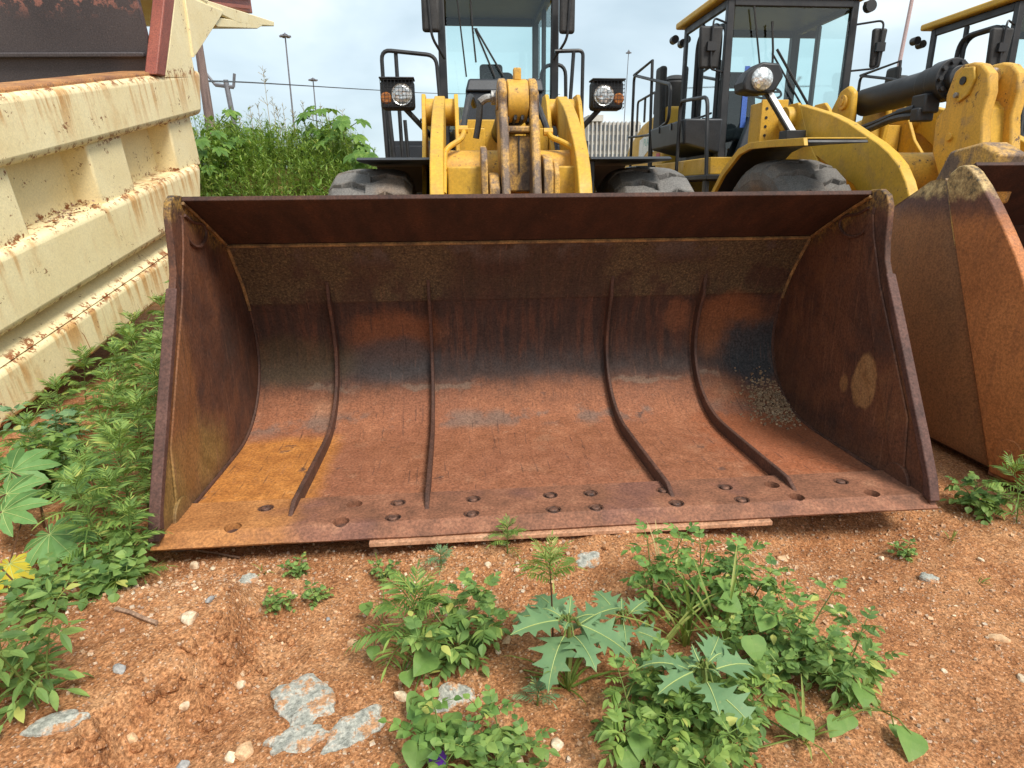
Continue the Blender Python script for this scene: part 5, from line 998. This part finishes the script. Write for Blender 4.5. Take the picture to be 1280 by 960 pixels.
FW += [(-1.53, -.05, .26, .14, 7), (-2.3, .75, .26, .17, 7), (-2.42, 1.2, .3, .18, 7), (-2.55, 1.65, .34, .19, 8), (-2.35, 1.85, .4, .2, 8), (-2.62, 2.4, .42, .2, 8), (-2.25, .4, .22, .15, 6), (-1.6, .12, .3, .15, 7), (-1.78, .3, .3, .16, 7), (-1.66, .72, .42, .18, 8), (-1.68, .98, .5, .19, 9), (-1.86, 1.08, .42, .19, 8), (-1.7, 1.45, .62, .2, 10), (-1.9, 1.5, .5, .2, 8), (-1.75, 1.9, .7, .2, 11), (-2.0, 2.15, .6, .22, 9), (-2.15, 1.65, .42, .2, 8), (-1.78, 2.45, .85, .22, 11), (-2.05, 2.6, .75, .22, 10), (-1.92, .62, .3, .17, 7), (-2.18, 1.2, .32, .18, 7), (-2.4, 2.6, .5, .2, 8), (-2.5, 3.0, .6, .2, 8)]
for (x, y, h, L, n_) in FW:
    feathery(gp(x, y), h, L, ('feathery green weed against the outer side of the rusty bucket' if x > -1.83 else 'feathery green weed close along the cream dump body' if x < -2.1 else 'feathery green weed midway between bucket side and dump body')+(', taller than its neighbours' if h >= .75 else ''), G1, .12, n_)
feathery(gp(-1.95, -.28), .10, .09, 'small pale feathery seedling below the yellowed castor leaf', None, .1, 4, mat='grass_green')
feathery(gp(-.57, -.52), .2, .17, 'low bushy feathery weed beside the pinnate weed over the tilted slate', None, .25, 7)
feathery(gp(-.135, -.60), .33, .12, 'spindly feathery weed with a dark stem rising through the thorn apple', None, .04, 4, 'stem_red', .82, 'grass_green', 1.3)
feathery(gp(-.46, -.12), .06, .075, 'tiny blue green seedling tuft by the edge strip', None, .1, 4, mat='blue_green')
feathery(gp(-.22, -.05), .10, .09, 'small feathery seedling standing against the edge strip', None, .05, 5)
feathery(gp(-.20, -.75), .05, .07, 'small grey green seedling at the foot of the thorn apple', None, .2, 4, mat='blue_green')
for (x, y) in ((1.86, .02), (2.0, .12), (2.12, -.02)): feathery(gp(x, y), .22, .15, 'bright feathery weed beside the neighbouring rusty bucket', 'feathery weeds by the right bucket', .2, 6)
leafy(gp(1.78, .12), .10, 'low leafy weed under the neighbouring bucket side', None, .7, 4, .045, .016, leafn=3)
leafy(gp(1.62, .45), .08, 'small leafy weed in the shade between the two buckets', None, .7, 3, .045, .016, leafn=3)
# ovate weeds
GO = 'leafy weeds in the right foreground clump'; LO = 'leafy weed with oval leaflets in the big foreground clump'
for (x, y, h, s_, st_) in ((.22, -.40, .22, .35, 5), (.36, -.44, .20, .5, 5), (.46, -.58, .2, .5, 5), (.56, -.66, .18, .6, 6), (.64, -.76, .15, .7, 6), (.44, -.74, .14, .7, 5), (.12, -.82, .16, .5, 5), (.02, -.92, .16, .6, 5), (.24, -.93, .15, .6, 5), (.12, -1.02, .14, .6, 5), (.30, -.80, .14, .6, 4), (.5, -.45, .17, .5, 4)):
    leafy(gp(x, y), h*1.1, LO, GO, s_*1.1, max(3, st_-1), .042*random.uniform(.75, 1.15), .0095*random.uniform(.8, 1.2), leafn=4, pairs=random.choice((2, 3)), mat=random.choice(('ovate_green', 'ovate_green', 'fern_green', 'heart_green')), prof=random.choice((OVATE, LANCE)))
leafy(gp(-.40, -.53), .17, 'pinnate weed with dark oval leaflets over the tilted slate', None, .8, 5, .05, .013, leafn=4, pairs=3, pl=.13)
leafy(gp(-.44, -.90), .11, 'low leafy weed around the purple flower', None, .9, 4, .042, .015, leafn=3, mat='heart_green', pairs=1)
leafy(gp(-.30, -.93), .10, 'leafy weed at the foot of the slate, right of the purple flower', None, .9, 4, .04, .012, leafn=3)
leafy(gp(-1.58, -.06), .13, 'broad leaved weed at the foot of the feathery weeds by the bucket corner', None, .6, 4, .055, .02, leafn=3, pairs=1, mat='heart_green')
leafy(gp(-1.66, -.33), .12, 'leafy weed near the dry stick', None, .8, 4, .052, .018, leafn=3, pairs=1)
leafy(gp(-1.50, -.24), .09, 'trailing leafy weed just above the dry stick', None, 1.0, 5, .05, .02, leafn=3, pairs=1)
leafy(gp(-1.40, -.76), .26, 'tall leafy weed with long leaves beside the dull brown flat rock', None, .4, 3, .07, .011, leafn=5, pairs=1, prof=LANCE, mat='ovate_green')
leafy(gp(-1.52, -.70), .13, 'pale low weed behind the corner weed', None, .8, 4, .06, .009, leafn=3, pairs=1, prof=LANCE, mat='grass_green')
leafy(gp(-2.15, .62), .2, 'broad leaved weed under the low end of the cream dump body', None, .6, 6, .07, .025, leafn=3, pairs=1, mat='heart_green')
leafy(gp(-2.35, 1.0), .24, 'pale leafy weed against the bottom rail of the dump body', None, .6, 6, .07, .022, leafn=4, pairs=1, mat='blue_green')
for (x, y) in ((-1.0, -.22), (-.88, -.20), (-.97, -.05), (-.66, -.11), (1.32, -.07)): leafy(gp(x, y), .045, 'tiny leafy seedling on the bare soil near the bucket edge', 'tiny seedlings on the soil', .8, 3, .02, .008, leafn=2, pl=.05)
# thorn apples: each toothed leaf its own part
def thorn(x, y, h, n_, L, label, a0=0):
    o = gp(x, y); hub = V(o)+UPZ*h; lv = []
    for k in range(n_):
        az = a0+2*math.pi*k/n_+random.gauss(0, .12); el = random.uniform(-.25, .15) if k % 2 else random.uniform(.1, .4); l_ = L*random.uniform(.8, 1.12)
        lv.append((hub+rdir(az, el)*.035+UPZ*random.uniform(-.05, .01), rdir(az, el), l_, l_*.36))
    for k in range(4): lv.append((hub+rdir(a0+1+k*1.57, .5)*.015, rdir(a0+1+k*1.57, .75), L*.42, L*.10))
    return broad('thorn_apple', o, label, 'plant', lv, 'blue_green', DATURA, hub=hub, thick=.007)
thorn(-.10, -.64, .17, 8, .165, 'thorn apple with large blue green toothed leaves in the middle of the soil', .3)
thorn(.185, -.88, .2, 7, .12, 'smaller thorn apple inside the big foreground clump', 1.0)
thorn(.07, -.57, .13, 5, .12, 'low thorn apple between the middle thorn apple and the clump', 2.0)
# castor seedlings
def castor(o, leaves, label):
    o = V(gp(*o)); hub = o+UPZ*.16; lv = []
    for (px, py, z, L, dxy, *m) in leaves:
        p = atz(px, py, z); lv.append((p, V((dxy[0], dxy[1], -.1)), L, L*.26, *m))
    broad('castor_seedling', o, label, 'plant', lv, 'castor_green', 'palm', 'stem_red', hub=hub)
castor((-2.02, .30), ((80, 598, .22, .19, (1, .15)), (62, 668, .16, .20, (.7, -.6)), (14, 590, .26, .2, (.2, 1)), (12, 705, .10, .13, (.3, -.5), 'yellow_leaf')), 'castor seedling with palmate leaves and one yellow leaf, left of the bucket')
castor((-2.12, .02), ((3, 640, .22, .17, (.9, .3)), (8, 618, .25, .15, (.6, .6)), (35, 745, .08, .14, (.8, -.2))), 'castor seedling cut by the dump body corner, beside the yellow leaf')
# morning glory vines with heart leaves
def vine(pts, leaves, label, flower=None):
    o = ground_px(*pts[0]); t = thing('morning_glory', label, 'vine', o)
    path = [ground_px(*p)+UPZ*.03 for p in pts]; MB().tube(spline(path, 5), .0022, 5).build('stem', 'stem_green', t)
    for (px, py, z, L) in leaves:
        p = atz(px, py, z+gz(*atz(px, py, z).xy)); d = V((random.gauss(0, .5), -1, random.gauss(-.25, .2))); b = MB(); leaf(b, p-d.normalized()*L*.5, d, V((0, -.75, 1)), L, L*.48, HEART, .35, .14)
        lf_ = b.build('leaf', 'heart_green', t, smooth=0); q_ = min(path, key=lambda w: (w-p).length); MB().tube([q_, (p+q_)/2+UPZ*.03, p-d.normalized()*L*.5], .0018, 4).build('petiole', 'stem_green', lf_)
    if flower:
        p = atz(*flower); b = MB(); b.lathe([(.003, -.04), (.005, -.022), (.009, -.010), (.017, -.003), (.022, .0)], p, V((.35, -.75, .5)), 10); b.build('flower', 'petal_purple', t)
vine(((520, 800), (525, 850), (515, 900), (530, 950)), ((527, 832, .10, .075), (515, 880, .05, .05), (530, 890, .05, .06), (533, 915, .06, .07), (510, 850, .06, .045), (566, 905, .05, .05), (520, 950, .05, .07)), 'morning glory vine with heart leaves and a purple flower by the slate', (547, 950, .07))
vine(((930, 720), (930, 780), (960, 830), (1050, 870), (1100, 900)), ((918, 757, .18, .066), (955, 778, .18, .066), (945, 815, .17, .066), (910, 735, .18, .055), (1056, 848, .08, .06), (1080, 872, .08, .06), (1043, 912, .05, .05), (1060, 905, .05, .045), (952, 842, .1, .045), (1120, 915, .02, .03), (1140, 935, .03, .075)), 'morning glory vine with heart leaves trailing through the foreground clump')
vine(((800, 940), (850, 930), (920, 950), (1010, 930)), ((800, 935, .08, .06), (830, 950, .07, .06), (1010, 915, .06, .055), (990, 905, .07, .06), (790, 955, .06, .06), (850, 958, .07, .06)), 'morning glory vine with heart leaves below the smaller thorn apple')
vine(((470, 700), (480, 745), (478, 790)), ((458, 762, .06, .045), (490, 720, .06, .035), (466, 818, .05, .04), (480, 800, .05, .04)), 'slender vine climbing out of the low feathery weed')
# grass
def grass(x, y, n_, h, label, group=None, sp=.35, mat='grass_green', w=.0045, cat='grass tuft'):
    o = gp(x, y); b = MB()
    for k in range(n_):
        az = random.random()*6.28; el = math.pi/2-abs(random.gauss(0, sp)); l_ = h*random.uniform(.5, 1.1); leaf(b, V(o)+rdir(az, 0)*random.random()*.015, rdir(az, el), rdir(az, el-math.pi/2)*-1 if el < 1.4 else V((math.cos(az+1.57), math.sin(az+1.57), 0)), l_, w*random.uniform(.7, 1.3), BLADE, random.uniform(.2, .9), .3)
    return tag(b.build('grass_tuft', mat, None, smooth=0), label, cat, group)
grass(.27, -.55, 16, .36, 'tall grass tuft standing up in the foreground clump', None, .25, w=.006)
grass(.36, -.64, 14, .34, 'second grass tuft leaning in the foreground clump behind the heart leaves', None, .4, w=.006)
grass(.15, -.62, 6, .34, 'sparse long grass blades left of the heart leaves', None, .3, w=.005)
grass(-.11, -.70, 26, .20, 'flat spreading grass tuft under the middle thorn apple', None, .95, w=.004)
grass(.72, -.74, 9, .10, 'short grass tuft at the right end of the clump', None, .5, w=.006)
grass(.44, -.92, 16, .16, 'low grass tuft below the trailing vine', None, .8, w=.004)
grass(.30, -.22, 5, .22, 'thin grass with a pale seed head by the edge strip end', None, .2, 'dry_straw', .003)
grass(-1.75, -.18, 12, .14, 'wispy grass under the castor seedling', None, .8, w=.004)
grass(-1.55, -.82, 14, .13, 'wispy grass behind the corner weed stem', None, .8, w=.004)
for (x, y) in ((1.55, -.02), (1.45, -.28), (1.75, -.25), (-1.1, -.03)): grass(x, y, 5, .06, 'tiny grass sprig on the bare soil', 'tiny grass sprigs', .5, w=.003)
st_ = [ground_px(1020, 880)+UPZ*.10, ground_px(900, 905)+UPZ*.09, ground_px(780, 960)+UPZ*.03]
# ---------------------------------------------------------------- weedy bank behind
def field(name, n_, xr, yr, mat, label, hgt, narrow, cover):
    b = MB()
    for k in range(n_):
        y = random.uniform(*yr); x = random.uniform(*xr)
        if cover and mnoise.noise((x*.5, y*.5, 9)) < random.uniform(-.6, .2): continue
        g0 = gz(x, y); h = hgt*random.uniform(.55, 1.15)*(1+.35*mnoise.noise((x*.8, y*.8, 2))); az = random.random()*6.28; ln = random.uniform(0, .22); top = V((x+math.cos(az)*ln*h, y+math.sin(az)*ln*h, g0+h)); base = V((x, y, g0))
        for j in range(narrow[0]):
            f = random.uniform(.15, 1.); p = base.lerp(top, f); a = random.random()*6.28; leaf(b, p, rdir(a, random.uniform(.1, 1.2)), UPZ, narrow[1]*random.uniform(.6, 1.3), narrow[2]*random.uniform(.7, 1.3), [(0, 0), (.4, 1), (1, 0)], .4, .2)
        b.tube([base, base.lerp(top, .5)+V((.02, 0, 0)), top], .006, 3, cap=False, taper=.3)
    o = b.build(name, mat, None, smooth=0); tag(o, label, 'weeds', kind='stuff')
field('tall_weeds', 2600, (-5.2, -1.0), (6.2, 13.5), 'field_green', 'dense tall green weeds covering the bank behind the machines', .8, (15, .13, .013), False)
field('broad_weeds', 800, (-5.2, -1.2), (7.0, 13.5), 'field_broad', 'broad leaved undergrowth among the tall weeds on the bank', .75, (9, .16, .05), True)
field('far_weeds', 1500, (-30, 30), (15, 42), 'field_green', 'distant green scrub beyond the parking area', .8, (8, .4, .05), True)
# castor bushes on the bank
def castor_bush(x, y, h, label):
    o = V(gp(x, y)); t = thing('castor_bush', label, 'bush', o, 'castor bushes on the weedy bank'); s_ = stemcurve(o, h, .15, random.random()*6)
    tr = MB().tube(s_, .02, 6, taper=.5)
    b = MB()
    for k in range(16):
        f = random.uniform(.35, 1); p = s_[int(f*(len(s_)-1))]; a = random.random()*6.28; e_ = p+rdir(a, random.uniform(.0, .7))*random.uniform(.2, .45); tr.tube([p, e_], .008, 4)
        dh = rdir(a, -.2); up = (UPZ+rdir(a, 0)*.4+V((0, -.3, 0))).normalized(); dh = (dh-up*dh.dot(up)).normalized(); sd_ = dh.cross(up); L = random.uniform(.16, .28)
        for q_, s2 in ((0, 1), (.7, .9), (-.7, .9), (1.4, .7), (-1.4, .7), (2.2, .5), (-2.2, .5)): leaf(b, e_, dh*math.cos(q_)+sd_*math.sin(q_), up, L*s2, L*s2*.24, [(0, .15), (.5, 1), (.8, .55), (1, 0)], .4, .2)
    tr.build('trunk', 'stem_green', t); f_ = b.build('crown', 'field_broad', t, smooth=0); f_['kind'] = 'stuff'
for px, yy, h in ((440, 10.0, 1.12), (458, 9.3, 1.15), (420, 10.6, 1.0), (475, 10.5, 1.05), (265, 9.5, .95), (285, 10.5, .9)):
    castor_bush(aty(px, 200, yy).x, yy, h, 'castor bush with broad palmate leaves rising out of the tall weeds')
# dry seed stalks against the sky
def stalk(px, py, yy, label):
    p = aty(px, py, yy); g0 = gz(p.x, yy); b = MB(); H = p.z-g0; b.tube([(p.x+.05, yy, g0), (p.x+.02, yy, g0+H*.5), p], .010, 4, taper=.3)
    for k in range(15):
        f = random.uniform(.5, .98); o = V((p.x+.03*(1-f), yy, g0+H*f)); a = random.random()*6.28; e_ = o+rdir(a, random.uniform(.5, 1.1))*random.uniform(.1, .3)*(1.3-f); b.tube([o, e_], .004, 3)
        for j in range(3): leaf(b, o.lerp(e_, .5+.25*j), rdir(random.random()*6, .6), UPZ, .04, .008, [(0, 0), (.5, 1), (1, 0)])
    tag(b.build('seed_stalk', 'dry_straw', None, smooth=0), label, 'weed', 'dry seed stalks above the weeds')
for px, py, yy in ((328, 82, 12.0), (353, 128, 12.5), (378, 126, 12.5), (410, 135, 13), (312, 132, 12), (340, 120, 13), (298, 140, 12), (366, 138, 12), (428, 136, 12.2), (390, 138, 12.8), (322, 130, 12.6), (346, 132, 12.2), (400, 128, 12.6), (420, 132, 13)): stalk(px, py, yy, 'dry branching seed stalk sticking up from the weeds into the sky')
